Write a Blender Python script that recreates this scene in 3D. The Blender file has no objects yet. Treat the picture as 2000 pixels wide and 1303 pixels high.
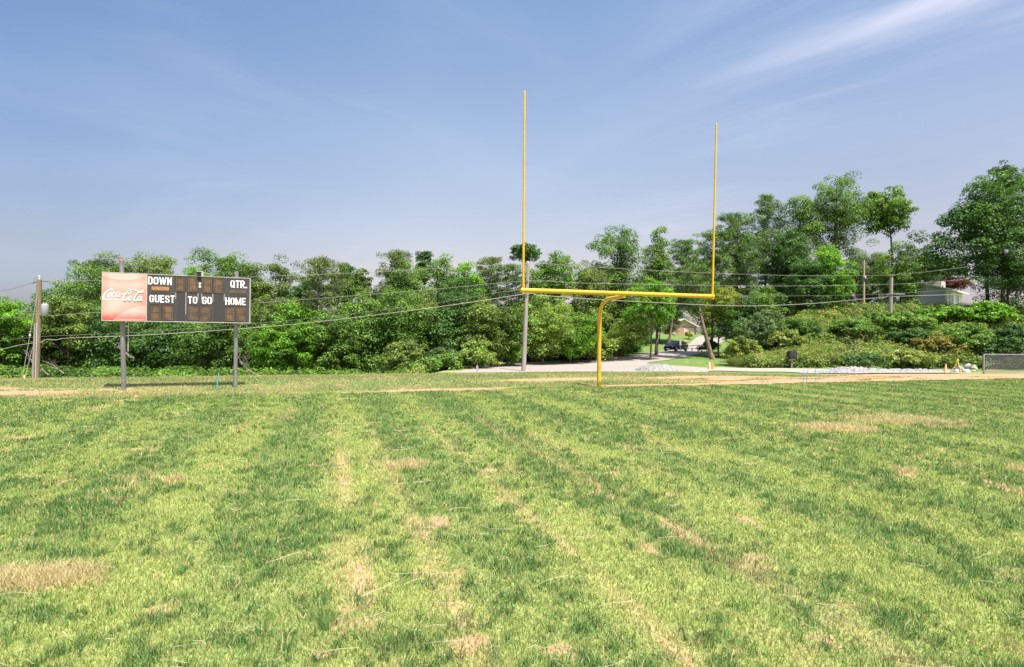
import bpy, math, random
import numpy as np
from mathutils import Vector
R = math.radians
SC = bpy.context.scene
COL = SC.collection

# ---------------------------------------------------------------- camera, sky, sun, exposure
F = 1042.0          # focal length in pixels of the 2000 px wide photograph
H = 1.76            # eye height above the field
ROLL = 0.0125
cam = bpy.data.cameras.new('camera')
camo = bpy.data.objects.new('camera', cam); COL.objects.link(camo)
cam.sensor_width = 36.0; cam.lens = F / 2000 * 36.0
cam.shift_y = 5.5 / 2000
cam.clip_start = 0.05; cam.clip_end = 3000
camo.location = (0, 0, H)
camo.rotation_euler = (R(90), -ROLL, 0)
SC.camera = camo

SUNV = Vector((0.75, -1.15, 3.0)).normalized()
EL = math.asin(SUNV.z); AZ = math.atan2(SUNV.x, SUNV.y)
world = bpy.data.worlds.new('World'); SC.world = world; world.use_nodes = True
wt = world.node_tree; wt.nodes.clear()
def wn(t, **k):
    n = wt.nodes.new(t)
    for a, b in k.items(): setattr(n, a, b)
    return n
sky = wn('ShaderNodeTexSky'); sky.sky_type = 'NISHITA'; sky.sun_disc = False
sky.sun_elevation = EL; sky.sun_rotation = AZ; sky.altitude = 200
sky.air_density = 1.0; sky.dust_density = 2.4; sky.ozone_density = 2.0
bg = wn('ShaderNodeBackground'); wo = wn('ShaderNodeOutputWorld')
bg.inputs['Strength'].default_value = 0.126
tc = wn('ShaderNodeTexCoord')
# high cirrus, laid out on the dome as direction / height above the horizon
sep = wn('ShaderNodeSeparateXYZ'); wt.links.new(tc.outputs['Generated'], sep.inputs[0])
mx = wn('ShaderNodeMath', operation='ADD'); mx.inputs[1].default_value = 0.22
wt.links.new(sep.outputs['Z'], mx.inputs[0])
dv = wn('ShaderNodeVectorMath', operation='DIVIDE')
cmb = wn('ShaderNodeCombineXYZ')
for i in range(3): wt.links.new(mx.outputs[0], cmb.inputs[i])
wt.links.new(tc.outputs['Generated'], dv.inputs[0]); wt.links.new(cmb.outputs[0], dv.inputs[1])
def cloud(rot, sc, loc, lo, hi, det=6, dist=0.6):
    m = wn('ShaderNodeMapping', vector_type='TEXTURE'); m.inputs['Rotation'].default_value = (0, 0, rot)
    m.inputs['Scale'].default_value = [1 / v for v in sc]; m.inputs['Location'].default_value = loc
    n = wn('ShaderNodeTexNoise'); n.inputs['Scale'].default_value = 1.0
    n.inputs['Detail'].default_value = det; n.inputs['Roughness'].default_value = 0.55
    n.inputs['Distortion'].default_value = dist
    r = wn('ShaderNodeMapRange', interpolation_type='SMOOTHSTEP')
    r.inputs['From Min'].default_value = lo; r.inputs['From Max'].default_value = hi
    wt.links.new(dv.outputs[0], m.inputs[0]); wt.links.new(m.outputs[0], n.inputs[0])
    wt.links.new(n.outputs[0], r.inputs[0])
    return r.outputs[0]
def wmath(op, a, b):
    n = wn('ShaderNodeMath', operation=op)
    for i, v in enumerate((a, b)):
        if isinstance(v, (int, float)): n.inputs[i].default_value = v
        else: wt.links.new(v, n.inputs[i])
    return n.outputs[0]
# one long cirrus band: distance from a line on the dome
def band(nx, ny, c, w):
    d = wn('ShaderNodeVectorMath', operation='DOT_PRODUCT'); d.inputs[1].default_value = (nx, ny, 0)
    wt.links.new(dv.outputs[0], d.inputs[0])
    a = wmath('SUBTRACT', d.outputs['Value'], c); a = wmath('MULTIPLY', a, 1.0 / w)
    a = wmath('POWER', wmath('ABSOLUTE', a, 0), 2.0)
    return wmath('POWER', 2.718, wmath('MULTIPLY', a, -1.0))
def bandpts(p1, p2, w):
    q = []
    for (px, py) in (p1, p2):
        dx, dy = px - 1000, py - 657
        v = Vector(((dx + dy * ROLL), F, -(dy - dx * ROLL))).normalized()
        q.append(((v.x) / (v.z + .22), (v.y) / (v.z + .22)))
    (a, b), (c, d) = q
    nx, ny = d - b, -(c - a); L = math.hypot(nx, ny); nx /= L; ny /= L
    return band(nx, ny, nx * a + ny * b, w), math.atan2(d - b, c - a)
b1, ang = bandpts((1800, 10), (1400, 150), 0.065)
b2, ang2 = bandpts((1700, 120), (1330, 400), 0.16)
b3, ang3 = bandpts((1250, 60), (1700, -20), 0.17)
wisp = cloud(ang, (0.8, 3.6, 1), (3.1, 1.7, 0), 0.36, 0.76)
wispf = cloud(ang + .12, (1.5, 9, 1), (7.1, 0.7, 0), 0.28, 0.8, 9, 0.9)
gate = cloud(0, (0.55, 0.55, 1), (0.2, 4.3, 0), 0.35, 0.62, 2)
soft = cloud(0.5, (1.6, 2.8, 1), (5.0, 2.0, 0), 0.5, 0.82, 5)
# the band lives on the right side of the sky only
side = wn('ShaderNodeMapRange', interpolation_type='SMOOTHSTEP')
side.inputs['From Min'].default_value = 0.10; side.inputs['From Max'].default_value = 0.42
wt.links.new(sep.outputs['X'], side.inputs[0])
c = wmath('MULTIPLY', wmath('MULTIPLY', b1, wmath('ADD', wispf, 0.0)), 0.17)
c = wmath('ADD', c, wmath('MULTIPLY', wmath('MULTIPLY', b2, wisp), 0.26))
c = wmath('ADD', c, wmath('MULTIPLY', wmath('MULTIPLY', b3, wisp), 0.20))
c = wmath('MULTIPLY', c, side.outputs[0])
c = wmath('ADD', c, wmath('MULTIPLY', wmath('MULTIPLY', wisp, gate), 0.05))
c = wmath('ADD', c, wmath('MULTIPLY', soft, 0.06))
tint = wn('ShaderNodeMix', data_type='RGBA', blend_type='MULTIPLY'); tint.inputs['Factor'].default_value = 1
trm = wn('ShaderNodeValToRGB'); tel = trm.color_ramp.elements
tel[0].position = .13; tel[0].color = (1.08, .77, .635, 1); tel[1].position = .56; tel[1].color = (.92, .97, .95, 1)
te = tel.new(.04); te.color = (.93, .72, .73, 1)
te = tel.new(.34); te.color = (1.18, 1.01, .865, 1)
wt.links.new(sep.outputs['Z'], trm.inputs[0]); wt.links.new(trm.outputs[0], tint.inputs[7])
side_r = wn('ShaderNodeValToRGB'); sx_ = wn('ShaderNodeMapRange'); sx_.inputs['From Min'].default_value = -.7; sx_.inputs['From Max'].default_value = .7
wt.links.new(sep.outputs['X'], sx_.inputs[0]); wt.links.new(sx_.outputs[0], side_r.inputs[0])
e_l = side_r.color_ramp.elements; e_l[0].position = .04; e_l[0].color = (.63, .74, .87, 1); e_l[1].position = .95; e_l[1].color = (.88, .88, .92, 1)
e_m = e_l.new(.38); e_m.color = (1, 1, 1, 1); e_m = e_l.new(.62); e_m.color = (1, 1, 1, 1)
tn2 = wn('ShaderNodeMix', data_type='RGBA', blend_type='MULTIPLY'); tn2.inputs['Factor'].default_value = 1
wt.links.new(sky.outputs[0], tn2.inputs[6]); wt.links.new(side_r.outputs[0], tn2.inputs[7]); wt.links.new(tn2.outputs[2], tint.inputs[6])
mixc = wn('ShaderNodeMix', data_type='RGBA'); mixc.clamp_factor = True
wt.links.new(c, mixc.inputs['Factor']); wt.links.new(tint.outputs[2], mixc.inputs[6])
mixc.inputs[7].default_value = (4.9, 4.7, 5.2, 1)
wt.links.new(mixc.outputs[2], bg.inputs['Color'])
wt.links.new(bg.outputs[0], wo.inputs['Surface'])

sun = bpy.data.lights.new('sun', 'SUN'); sun.energy = 4.2; sun.angle = R(0.55); sun.color = (1.0, 0.955, 0.89)
suno = bpy.data.objects.new('sun', sun); COL.objects.link(suno)
suno.rotation_euler = SUNV.to_track_quat('Z', 'Y').to_euler(); suno.location = (20, -20, 60)

SC.view_settings.view_transform = 'Standard'; SC.view_settings.look = 'None'
SC.view_settings.exposure = 0.95; SC.view_settings.gamma = 1.0
SC.cycles.max_bounces = 6; SC.cycles.diffuse_bounces = 3; SC.cycles.transmission_bounces = 4
SC.cycles.transparent_max_bounces = 8

# ---------------------------------------------------------------- helpers
def unroll(px, py):
    dx, dy = px - 1000, py - 657
    return dx + dy * ROLL, dy - dx * ROLL
def P(px, py, Y):
    x, y = unroll(px, py)
    return Vector((x / F * Y, Y, H - y / F * Y))
def ss(a, b, x):
    t = np.clip((x - a) / (b - a), 0, 1); return t * t * (3 - 2 * t)
def terrain(X, Y):
    X = np.asarray(X, float); Y = np.asarray(Y, float)
    q = -.33 * X + .944 * Y
    left = 1 - ss(-11, -5, X)                      # deeper hollow on the left
    right = ss(8, 16, X)
    drop = 1.1 + 1.6 * left
    z = -drop * ss(24.0, 31.5, q) * (1 - right) - 0.85 * ss(18.5, 33, q) * right
    z = z + ss(4, 14, X) * (0.75 * ss(45, 80, Y) + 2.9 * ss(80, 112, Y))
    xl = 17.5 + (Y - 44) * 0.45
    z = z + 5.6 * ss(45.5, 64, Y) * ss(0, 9, X - xl)
    z = z + 0.09 * ss(17.5, 20.5, q) * (1 - ss(21, 24, q)) * (1 - right)
    return z
def tz(x, y): return float(terrain(x, y))
def hit(px, py, y0=3.0, y1=200.0):
    x, y = unroll(px, py)
    Ys = np.linspace(y0, y1, 4000)
    g = terrain(x / F * Ys, Ys) - (H - y / F * Ys)
    k = np.argmax(g > 0)
    Y = Ys[k]
    return Vector((x / F * Y, Y, tz(x / F * Y, Y)))

def hsh(ix, iy, s):
    n = (ix.astype(np.int64) * 374761393 + iy.astype(np.int64) * 668265263 + s * 1442695041) & 0xffffffff
    n = ((n ^ (n >> 13)) * 1274126177) & 0xffffffff
    n = ((n ^ (n >> 16)) * 2246822519) & 0xffffffff
    return ((n ^ (n >> 15)) & 0xffff) / 65535.0
def vn(x, y, s=0):
    ix = np.floor(x); iy = np.floor(y); fx = x - ix; fy = y - iy
    fx = fx * fx * (3 - 2 * fx); fy = fy * fy * (3 - 2 * fy)
    ix = ix.astype(np.int64); iy = iy.astype(np.int64)
    a = hsh(ix, iy, s); b = hsh(ix + 1, iy, s); c_ = hsh(ix, iy + 1, s); d = hsh(ix + 1, iy + 1, s)
    return (a * (1 - fx) + b * fx) * (1 - fy) + (c_ * (1 - fx) + d * fx) * fy
def fbm(x, y, s=0, o=3):
    t = 0; a = 0.5; n = 0
    for i in range(o):
        t = t + a * vn(x * 2 ** i + 17.3 * i, y * 2 ** i - 9.1 * i, s + i); n += a; a *= .55
    return t / n

def prop(o, label=None, cat=None, group=None, kind=None):
    if label: o['label'] = label
    if cat: o['category'] = cat
    if group: o['group'] = group
    if kind: o['kind'] = kind
    return o
def empty(name, loc, label, cat, group=None, rz=0):
    o = bpy.data.objects.new(name, None); COL.objects.link(o)
    o.location = loc; o.rotation_euler = (0, 0, rz); o.empty_display_size = 0.3
    return prop(o, label, cat, group)

class MB:
    def __init__(s): s.v = []; s.f = []; s.sm = []
    def add(s, vs, fs, smooth=False):
        n = len(s.v); s.v += [tuple(v) for v in vs]; s.f += [tuple(i + n for i in f) for f in fs]
        s.sm += [smooth] * len(fs); return s
    def box(s, c, d, rz=0, bev=0):
        cx, cy, cz = c; a, b, h = d[0] / 2, d[1] / 2, d[2] / 2
        co, si = math.cos(rz), math.sin(rz)
        def t(x, y, z): return (cx + x * co - y * si, cy + x * si + y * co, cz + z)
        if bev <= 0:
            vs = [t(x, y, z) for z in (-h, h) for (x, y) in ((-a, -b), (a, -b), (a, b), (-a, b))]
            return s.add(vs, [(3, 2, 1, 0), (4, 5, 6, 7), (0, 1, 5, 4), (1, 2, 6, 5), (2, 3, 7, 6), (3, 0, 4, 7)])
        e = bev; ring = [(-a + e, -b), (a - e, -b), (a, -b + e), (a, b - e), (a - e, b), (-a + e, b), (-a, b - e), (-a, -b + e)]
        lv = [(-h, .0), (-h + e, 1), (h - e, 1), (h, .0)]
        vs = []
        for z, k in lv:
            for (x, y) in ring:
                vs.append(t(x if k else x * (1 - e / a), y if k else y * (1 - e / b), z))
        fs = [tuple(range(7, -1, -1)), tuple(range(24, 32))]
        for l in range(3):
            for i in range(8):
                j = (i + 1) % 8; fs.append((l * 8 + i, l * 8 + j, l * 8 + 8 + j, l * 8 + 8 + i))
        return s.add(vs, fs)
    def tube(s, pts, rad, n=8, cap=True, smooth=True):
        pts = [Vector(p) for p in pts]; m = len(pts)
        if not hasattr(rad, '__len__'): rad = [rad] * m
        vs = []; prev = None
        for i, p in enumerate(pts):
            d = (pts[min(i + 1, m - 1)] - pts[max(i - 1, 0)]).normalized()
            if prev is None:
                u = d.orthogonal().normalized()
            else:
                u = (prev - d * prev.dot(d)).normalized()
            prev = u; w = d.cross(u)
            for k in range(n):
                a = 2 * math.pi * k / n
                vs.append(p + (u * math.cos(a) + w * math.sin(a)) * rad[i])
        fs = [(i * n + k, i * n + (k + 1) % n, (i + 1) * n + (k + 1) % n, (i + 1) * n + k) for i in range(m - 1) for k in range(n)]
        s.add(vs, fs, smooth)
        if cap:
            s.add(vs[:n], [tuple(range(n - 1, -1, -1))]); s.add(vs[-n:], [tuple(range(n))])
        return s
    def lathe(s, c, prof, n=16, smooth=True):
        vs = []; m = len(prof)
        for (r, z) in prof:
            for k in range(n):
                a = 2 * math.pi * k / n; vs.append((c[0] + r * math.cos(a), c[1] + r * math.sin(a), c[2] + z))
        fs = [(i * n + k, i * n + (k + 1) % n, (i + 1) * n + (k + 1) % n, (i + 1) * n + k) for i in range(m - 1) for k in range(n)]
        s.add(vs, fs, smooth); s.add(vs[:n], [tuple(range(n - 1, -1, -1))]); s.add(vs[-n:], [tuple(range(n))])
        return s
    def build(s, name, mat, parent=None, world_to_local=True):
        me = bpy.data.meshes.new(name); me.from_pydata(s.v, [], s.f); me.update()
        me.polygons.foreach_set('use_smooth', s.sm)
        if mat: me.materials.append(mat)
        o = bpy.data.objects.new(name, me); COL.objects.link(o)
        if parent:
            o.parent = parent
        return o

def fastmesh(name, verts, nper, faces_idx, loop_tot, mat, attr=None, aname='tint', vcol=None, smooth=False, parent=None):
    """verts (N,3); faces_idx flat loop vertex indices; loop_tot per-face sizes"""
    me = bpy.data.meshes.new(name)
    me.vertices.add(len(verts)); me.vertices.foreach_set('co', np.ascontiguousarray(verts, np.float32).ravel())
    me.loops.add(len(faces_idx)); me.loops.foreach_set('vertex_index', np.ascontiguousarray(faces_idx, np.int32))
    me.polygons.add(len(loop_tot))
    ls = np.concatenate([[0], np.cumsum(loop_tot)[:-1]]).astype(np.int32)
    me.polygons.foreach_set('loop_start', ls)
    if smooth: me.polygons.foreach_set('use_smooth', np.ones(len(loop_tot), bool))
    me.update(calc_edges=True)
    if attr is not None:
        a = me.attributes.new(aname, 'FLOAT', 'FACE'); a.data.foreach_set('value', np.ascontiguousarray(attr, np.float32))
    if vcol is not None:
        a = me.attributes.new('col', 'FLOAT_COLOR', 'POINT')
        cc = np.ones((len(verts), 4), np.float32); cc[:, :3] = vcol; a.data.foreach_set('color', cc.ravel())
    me.materials.append(mat)
    o = bpy.data.objects.new(name, me); COL.objects.link(o)
    if parent: o.parent = parent
    return o

# ---------------------------------------------------------------- materials
def newmat(name):
    m = bpy.data.materials.new(name); m.use_nodes = True; nt = m.node_tree
    return m, nt, nt.nodes['Principled BSDF']
def N(nt, t, **k):
    n = nt.nodes.new(t)
    for a, b in k.items(): setattr(n, a, b)
    return n
def simple(name, col, rough=0.6, metal=0.0, var=0.12, scale=8.0, bump=0.0, stretch=(1, 1, 1), spec=0.5, col2=None):
    m, nt, b = newmat(name)
    tcx = N(nt, 'ShaderNodeTexCoord'); mp = N(nt, 'ShaderNodeMapping'); mp.inputs['Scale'].default_value = stretch
    no = N(nt, 'ShaderNodeTexNoise'); no.inputs['Scale'].default_value = scale; no.inputs['Detail'].default_value = 5
    no.inputs['Roughness'].default_value = 0.65
    nt.links.new(tcx.outputs['Object'], mp.inputs[0]); nt.links.new(mp.outputs[0], no.inputs[0])
    rp = N(nt, 'ShaderNodeValToRGB')
    c2 = col2 or [min(1, x * (1 + var)) for x in col]
    rp.color_ramp.elements[0].color = [x * (1 - var) for x in col] + [1]; rp.color_ramp.elements[0].position = .3
    rp.color_ramp.elements[1].color = list(c2) + [1]; rp.color_ramp.elements[1].position = .7
    nt.links.new(no.outputs[0], rp.inputs[0]); nt.links.new(rp.outputs[0], b.inputs['Base Color'])
    b.inputs['Roughness'].default_value = rough; b.inputs['Metallic'].default_value = metal
    b.inputs['Specular IOR Level'].default_value = spec
    if bump:
        bu = N(nt, 'ShaderNodeBump'); bu.inputs['Strength'].default_value = bump; bu.inputs['Distance'].default_value = 0.02
        nt.links.new(no.outputs[0], bu.inputs['Height']); nt.links.new(bu.outputs[0], b.inputs['Normal'])
    return m
def leafmat(name, dark, light, trans=0.38, rough=0.5):
    light = [min(.8, v * 1.5) for v in light]
    m, nt, b = newmat(name)
    at = N(nt, 'ShaderNodeAttribute'); at.attribute_name = 'tint'
    rp = N(nt, 'ShaderNodeValToRGB')
    rp.color_ramp.elements[0].color = list(dark) + [1]; rp.color_ramp.elements[1].color = list(light) + [1]
    nt.links.new(at.outputs['Fac'], rp.inputs[0]); nt.links.new(rp.outputs[0], b.inputs['Base Color'])
    b.inputs['Roughness'].default_value = rough; b.inputs['Specular IOR Level'].default_value = 0.35
    tr = N(nt, 'ShaderNodeBsdfTranslucent')
    mc = N(nt, 'ShaderNodeMix', data_type='RGBA', blend_type='MULTIPLY'); mc.inputs['Factor'].default_value = 1
    mc.inputs[7].default_value = (1.25, 1.2, 0.5, 1)
    nt.links.new(rp.outputs[0], mc.inputs[6]); nt.links.new(mc.outputs[2], tr.inputs[0])
    mxs = N(nt, 'ShaderNodeMixShader'); mxs.inputs[0].default_value = trans
    out = nt.nodes['Material Output']
    nt.links.new(b.outputs[0], mxs.inputs[1]); nt.links.new(tr.outputs[0], mxs.inputs[2]); nt.links.new(mxs.outputs[0], out.inputs[0])
    return m
LM = {
 'mid':    leafmat('leaf_mid', (.040, .100, .018), (.175, .290, .052)),
 'deep':   leafmat('leaf_deep', (.026, .075, .020), (.115, .215, .050)),
 'olive':  leafmat('leaf_olive', (.050, .100, .018), (.205, .270, .060)),
 'bright': leafmat('leaf_bright', (.055, .140, .014), (.190, .380, .035)),
 'lime':   leafmat('leaf_lime', (.080, .150, .022), (.280, .380, .080)),
 'yellow': leafmat('leaf_yellow', (.090, .150, .016), (.290, .330, .030)),
 'pine':   leafmat('needle_green', (.042, .092, .024), (.150, .245, .065), 0.28),
 'brown':  leafmat('needle_brownish', (.055, .092, .026), (.185, .235, .070), 0.28),
 'grey':   leafmat('leaf_greyish', (.050, .100, .038), (.165, .245, .090)),
 'purple': leafmat('leaf_purple', (.060, .020, .022), (.200, .070, .060)),
 'weed':   leafmat('leaf_weed', (.080, .125, .022), (.310, .360, .085)),
 'straw':  leafmat('dry_stalk', (.20, .15, .07), (.52, .42, .24), 0.2, 0.7),
 'rust':   leafmat('leaf_rust', (.09, .11, .02), (.27, .24, .055)),
}
BARK = simple('bark', (.13, .095, .07), .9, scale=6, var=.4, bump=.6, stretch=(1, 1, .25))
BARKG = simple('bark_grey', (.20, .17, .14), .9, scale=6, var=.35, bump=.6, stretch=(1, 1, .25))
BARKP = simple('bark_pine', (.24, .16, .12), .9, scale=5, var=.4, bump=.6, stretch=(1, 1, .4))

# ---------------------------------------------------------------- ground cover maps (world positions only)
DX, DY = 0.944, 0.33
def gblob(X, Y, px, py, wpx, hpx, wob=0.35, seed=3):
    """soft irregular patch whose centre and extent were measured on the field"""
    c_ = hit(px, py); e = hit(px + wpx / 2, py); t = hit(px, py - hpx / 2); b_ = hit(px, py + hpx / 2)
    rx = abs(e.x - c_.x); ry = max(0.05, (t.y - b_.y) / 2)
    d = np.sqrt(((X - c_.x) / rx) ** 2 + ((Y - c_.y) / ry) ** 2)
    d = d + wob * (fbm(X * 6, Y * 6, seed) - .5) * 2
    return 1 - ss(.75, 1.15, d)
DRYP = [(95, 1136, 250, 58), (790, 913, 84, 15), (335, 940, 64, 10), (1635, 838, 150, 18), (1990, 919, 40, 8), (1992, 967, 24, 9), (1770, 925, 44, 10)]
STRAWP = [(1770, 822, 190, 22)]
DIRTP = [(655, 908, 40, 7), (985, 975, 32, 9), (1770, 930, 46, 9), (1795, 1028, 60, 22), (1190, 966, 70, 26), (700, 1190, 60, 90),
         (52, 1013, 22, 7), (60, 768, 190, 12), (665, 780, 40, 5), (1790, 734, 330, 8), (210, 762, 150, 6), (900, 762, 160, 4), (1265, 1070, 40, 40),
         (330, 1190, 60, 30), (1620, 1265, 70, 50), (1455, 975, 40, 12), (920, 1265, 90, 60), (250, 783, 60, 3), (1480, 1100, 90, 30)]
def maps(X, Y):
    p = DX * X + DY * Y; q = -DY * X + DX * Y
    n_lo = fbm(X / 1.7, Y / 1.7, 1); n_md = fbm(X / .62, Y / .62, 7); n_hi = fbm(X / .17, Y / .21, 11)
    stripe = fbm(p / .55, q / 9.0, 21, 2) - .5
    wide = fbm(p / 1.9, q / 16.0, 25, 2) - .5
    infield = 1 - ss(16.2, 16.9, q + .25 * (n_md - .5))
    bands = .5 + .5 * np.sin(2 * np.pi * (p / 1.75 + .12 * (vn(q / 9, q * 0, 27) - .5)))
    tuft = .60 * vn(X / .085, Y / .10, 12) + .40 * vn(X / .04, Y / .05, 14)
    where_ = .26 * n_md + .34 * n_lo + .40 * fbm(X / .27, Y / .30, 15) + .18 * stripe + .10 * wide - .13 * (bands - .5)
    dark = .92 * ss(.62, .72, tuft + .34 * (where_ - .47))
    tuft2 = .62 * vn(X / .19, Y / .22, 13) + .38 * vn(X / .08, Y / .09, 16)
    dark = np.maximum(dark, .8 * ss(.655, .745, tuft2 + .42 * (where_ - .47))) * ss(.30, .48, where_)
    dark = np.maximum(dark, .18 * ss(.45, .62, where_))
    light = .25 + .75 * ss(.36, .62, .36 * n_lo + .28 * fbm(X / .9, Y / .9, 31) + .36 * ss(.2, .8, bands) - .20 * wide)
    dry = ss(.64, .82, .55 * fbm(X / .5, Y / .5, 41) + .45 * fbm(p / .35, q / 2.5, 43) - .18 * (dark - .4)) * .75
    dirt = np.zeros_like(X)
    for pc, w in ((.22, .09), (.80, .06), (3.05, .07), (1.9, .05)):
        line = np.exp(-((p - pc - .10 * (vn(q / 1.3, q * 0, 51) - .5)) / w) ** 2)
        dirt = np.maximum(dirt, .58 * line * ss(.52, .70, fbm(p / .3, q / .8, 53 + int(pc * 10))) * ss(13, 8, q))
        dry = np.maximum(dry, .6 * np.exp(-((p - pc) / (w * 1.7)) ** 2) * ss(.35, .6, fbm(X / .4, Y / .4, 57)) * ss(14, 8, q))
    dirt = np.maximum(dirt, .75 * ss(.70, .80, fbm(X / .33, Y / .33, 61)) * ss(.5, .62, n_lo))
    for i, (a, b_, w, h) in enumerate(DIRTP): dirt = np.maximum(dirt, gblob(X, Y, a, b_, w, h, 1.1, 70 + i) * (.55 + .45 * (b_ < 800)) * ss(.25, .6, fbm(X / .09, Y / .09, 71)))
    straw = np.zeros_like(X)
    for i, (a, b_, w, h) in enumerate(DRYP): straw = np.maximum(straw, gblob(X, Y, a, b_, w, h, .22, 90 + i))
    for i, (a, b_, w, h) in enumerate(STRAWP): straw = np.maximum(straw, .8 * gblob(X, Y, a, b_, w, h, .8, 99))
    # the worn strip along the end line and the scraped clay beside the drive
    wv = 1.1 * (fbm(X / 2.5, Y / 2.5, 81) - .5)
    thin = np.exp(-((q - 17.05 - .25 * wv) / .34) ** 2) * ss(.30, .46, fbm(p / 1.6, q / .3, 83)) * ss(-9, -3, X)
    broad = ss(16.4, 16.9, q + .3 * wv) * (1 - ss(18.6, 19.6, q + wv)) * ss(4.5, 11, X + 2 * wv) * (.05 + 1.0 * ss(.38, .58, fbm(p / 1.6, q / .28, 85)) + .5 * np.exp(-((q - 17.0) / .35) ** 2))
    second = .8 * np.exp(-((q - 19.4 - .5 * wv) / .5) ** 2) * ss(.36, .52, fbm(p / 2.2, q / .4, 87)) * ss(-3, 2, X)
    left = .5 * ss(.52, .66, fbm(p / 1.8, q / .5, 89)) * ss(17.3, 18, q) * (1 - ss(19.5, 21, q)) * (1 - ss(-11, -9, X))
    dirt = np.clip(np.maximum.reduce([dirt, thin, broad, second, left]), 0, 1)
    back = ss(16.0, 18.0, q + 1.2 * (n_md - .5))
    lawn = ss(31, 34, Y) * ss(3, 7, X) * ss(22, 24, q)
    return dict(lawn=lawn, p=p, q=q, dark=dark, light=light, dry=dry, dirt=dirt, straw=straw, back=back, n_lo=n_lo, n_md=n_md, n_hi=n_hi, infield=infield)
C_L = np.array((.305, .385, .098)); C_M = np.array((.225, .325, .085)); C_D = np.array((.080, .192, .044))
C_DRY = np.array((.50, .40, .19)); C_SOIL = np.array((.47, .29, .17)); C_BACK = np.array((.215, .275, .083)); C_LAWN = np.array((.15, .225, .062)); C_STR = np.array((.57, .48, .24))
C_CLAY = np.array((.52, .285, .175))
def lerp(a, b, t): return a + (b - a) * np.asarray(t)[..., None]
def gcol(m):
    c_ = lerp(np.broadcast_to(C_M, m['dark'].shape + (3,)), C_L, m['light'])
    c_ = lerp(c_, C_D, m['dark'] * .95)
    c_ = lerp(c_, C_DRY, m['dry'] * .6)
    c_ = c_ * (1 + .0 * m['p'][..., None])
    bk = lerp(lerp(np.broadcast_to(C_BACK, c_.shape), C_D * 1.5, m['dark'] * .5), C_DRY, .45 * ss(.45, .7, m['n_lo']))
    c_ = lerp(c_, bk, m['back'])
    c_ = lerp(c_, C_LAWN, m['lawn'])
    c_ = lerp(c_, C_STR, m['straw'])
    return c_

# ---------------------------------------------------------------- ground sheet
def axis(lo, hi, fine_lo, fine_hi, step, grow=1.12, maxstep=60):
    a = list(np.arange(fine_lo, fine_hi, step)); s_ = step
    while a[-1] < hi: s_ = min(s_ * grow, maxstep); a.append(a[-1] + s_)
    s_ = step
    while a[0] > lo: s_ = min(s_ * grow, maxstep); a.insert(0, a[0] - s_)
    return np.array(a)
xs = axis(-1300, 1300, -12, 12, .075, 1.035)
ys = axis(-300, 2200, 2.2, 14, .06, 1.022)
XX, YY = np.meshgrid(xs, ys)
ZZ = terrain(XX, YY)
gm = maps(XX.ravel(), YY.ravel())
gc = gcol(gm)
soil = lerp(np.broadcast_to(C_SOIL, gc.shape), C_CLAY, ss(15.5, 16.5, gm['q']))
gc = lerp(gc, soil * .5 + C_DRY * .3 + gc * .2, .30 * (1 - gm['back']))   # thatch shows between the blades
gc = lerp(gc, soil, ss(.05, .7, gm['dirt']))
nx_, ny_ = len(xs), len(ys)
idx = np.arange(nx_ * ny_).reshape(ny_, nx_)
fi = np.stack([idx[:-1, :-1], idx[:-1, 1:], idx[1:, 1:], idx[1:, :-1]], -1).reshape(-1)
mg, nt, b = newmat('ground_turf')
at = N(nt, 'ShaderNodeAttribute'); at.attribute_name = 'col'
geo = N(nt, 'ShaderNodeNewGeometry')
n1 = N(nt, 'ShaderNodeTexNoise'); n1.inputs['Scale'].default_value = 55; n1.inputs['Detail'].default_value = 6
n2 = N(nt, 'ShaderNodeTexNoise'); n2.inputs['Scale'].default_value = 7; n2.inputs['Detail'].default_value = 8; n2.inputs['Roughness'].default_value = .7
nt.links.new(geo.outputs['Position'], n1.inputs[0]); nt.links.new(geo.outputs['Position'], n2.inputs[0])
r1 = N(nt, 'ShaderNodeMapRange'); r1.inputs['From Min'].default_value = .3; r1.inputs['From Max'].default_value = .7; r1.inputs['To Min'].default_value = .62; r1.inputs['To Max'].default_value = 1.3
r2 = N(nt, 'ShaderNodeMapRange'); r2.inputs['From Min'].default_value = .3; r2.inputs['From Max'].default_value = .7; r2.inputs['To Min'].default_value = .75; r2.inputs['To Max'].default_value = 1.2
nt.links.new(n1.outputs[0], r1.inputs[0]); nt.links.new(n2.outputs[0], r2.inputs[0])
mm = N(nt, 'ShaderNodeMath', operation='MULTIPLY'); nt.links.new(r1.outputs[0], mm.inputs[0]); nt.links.new(r2.outputs[0], mm.inputs[1])
vm = N(nt, 'ShaderNodeVectorMath', operation='SCALE'); nt.links.new(at.outputs['Color'], vm.inputs[0]); nt.links.new(mm.outputs[0], vm.inputs['Scale'])
nt.links.new(vm.outputs[0], b.inputs['Base Color']); b.inputs['Roughness'].default_value = .95; b.inputs['Specular IOR Level'].default_value = .1
bu = N(nt, 'ShaderNodeBump'); bu.inputs['Strength'].default_value = .8; bu.inputs['Distance'].default_value = .03
nt.links.new(n2.outputs[0], bu.inputs['Height']); nt.links.new(bu.outputs[0], b.inputs['Normal'])
ground = fastmesh('ground', np.stack([XX.ravel(), YY.ravel(), ZZ.ravel()], -1), 4, fi, np.full(len(fi) // 4, 4), mg, vcol=gc, smooth=True)
prop(ground, kind='structure')

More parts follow.
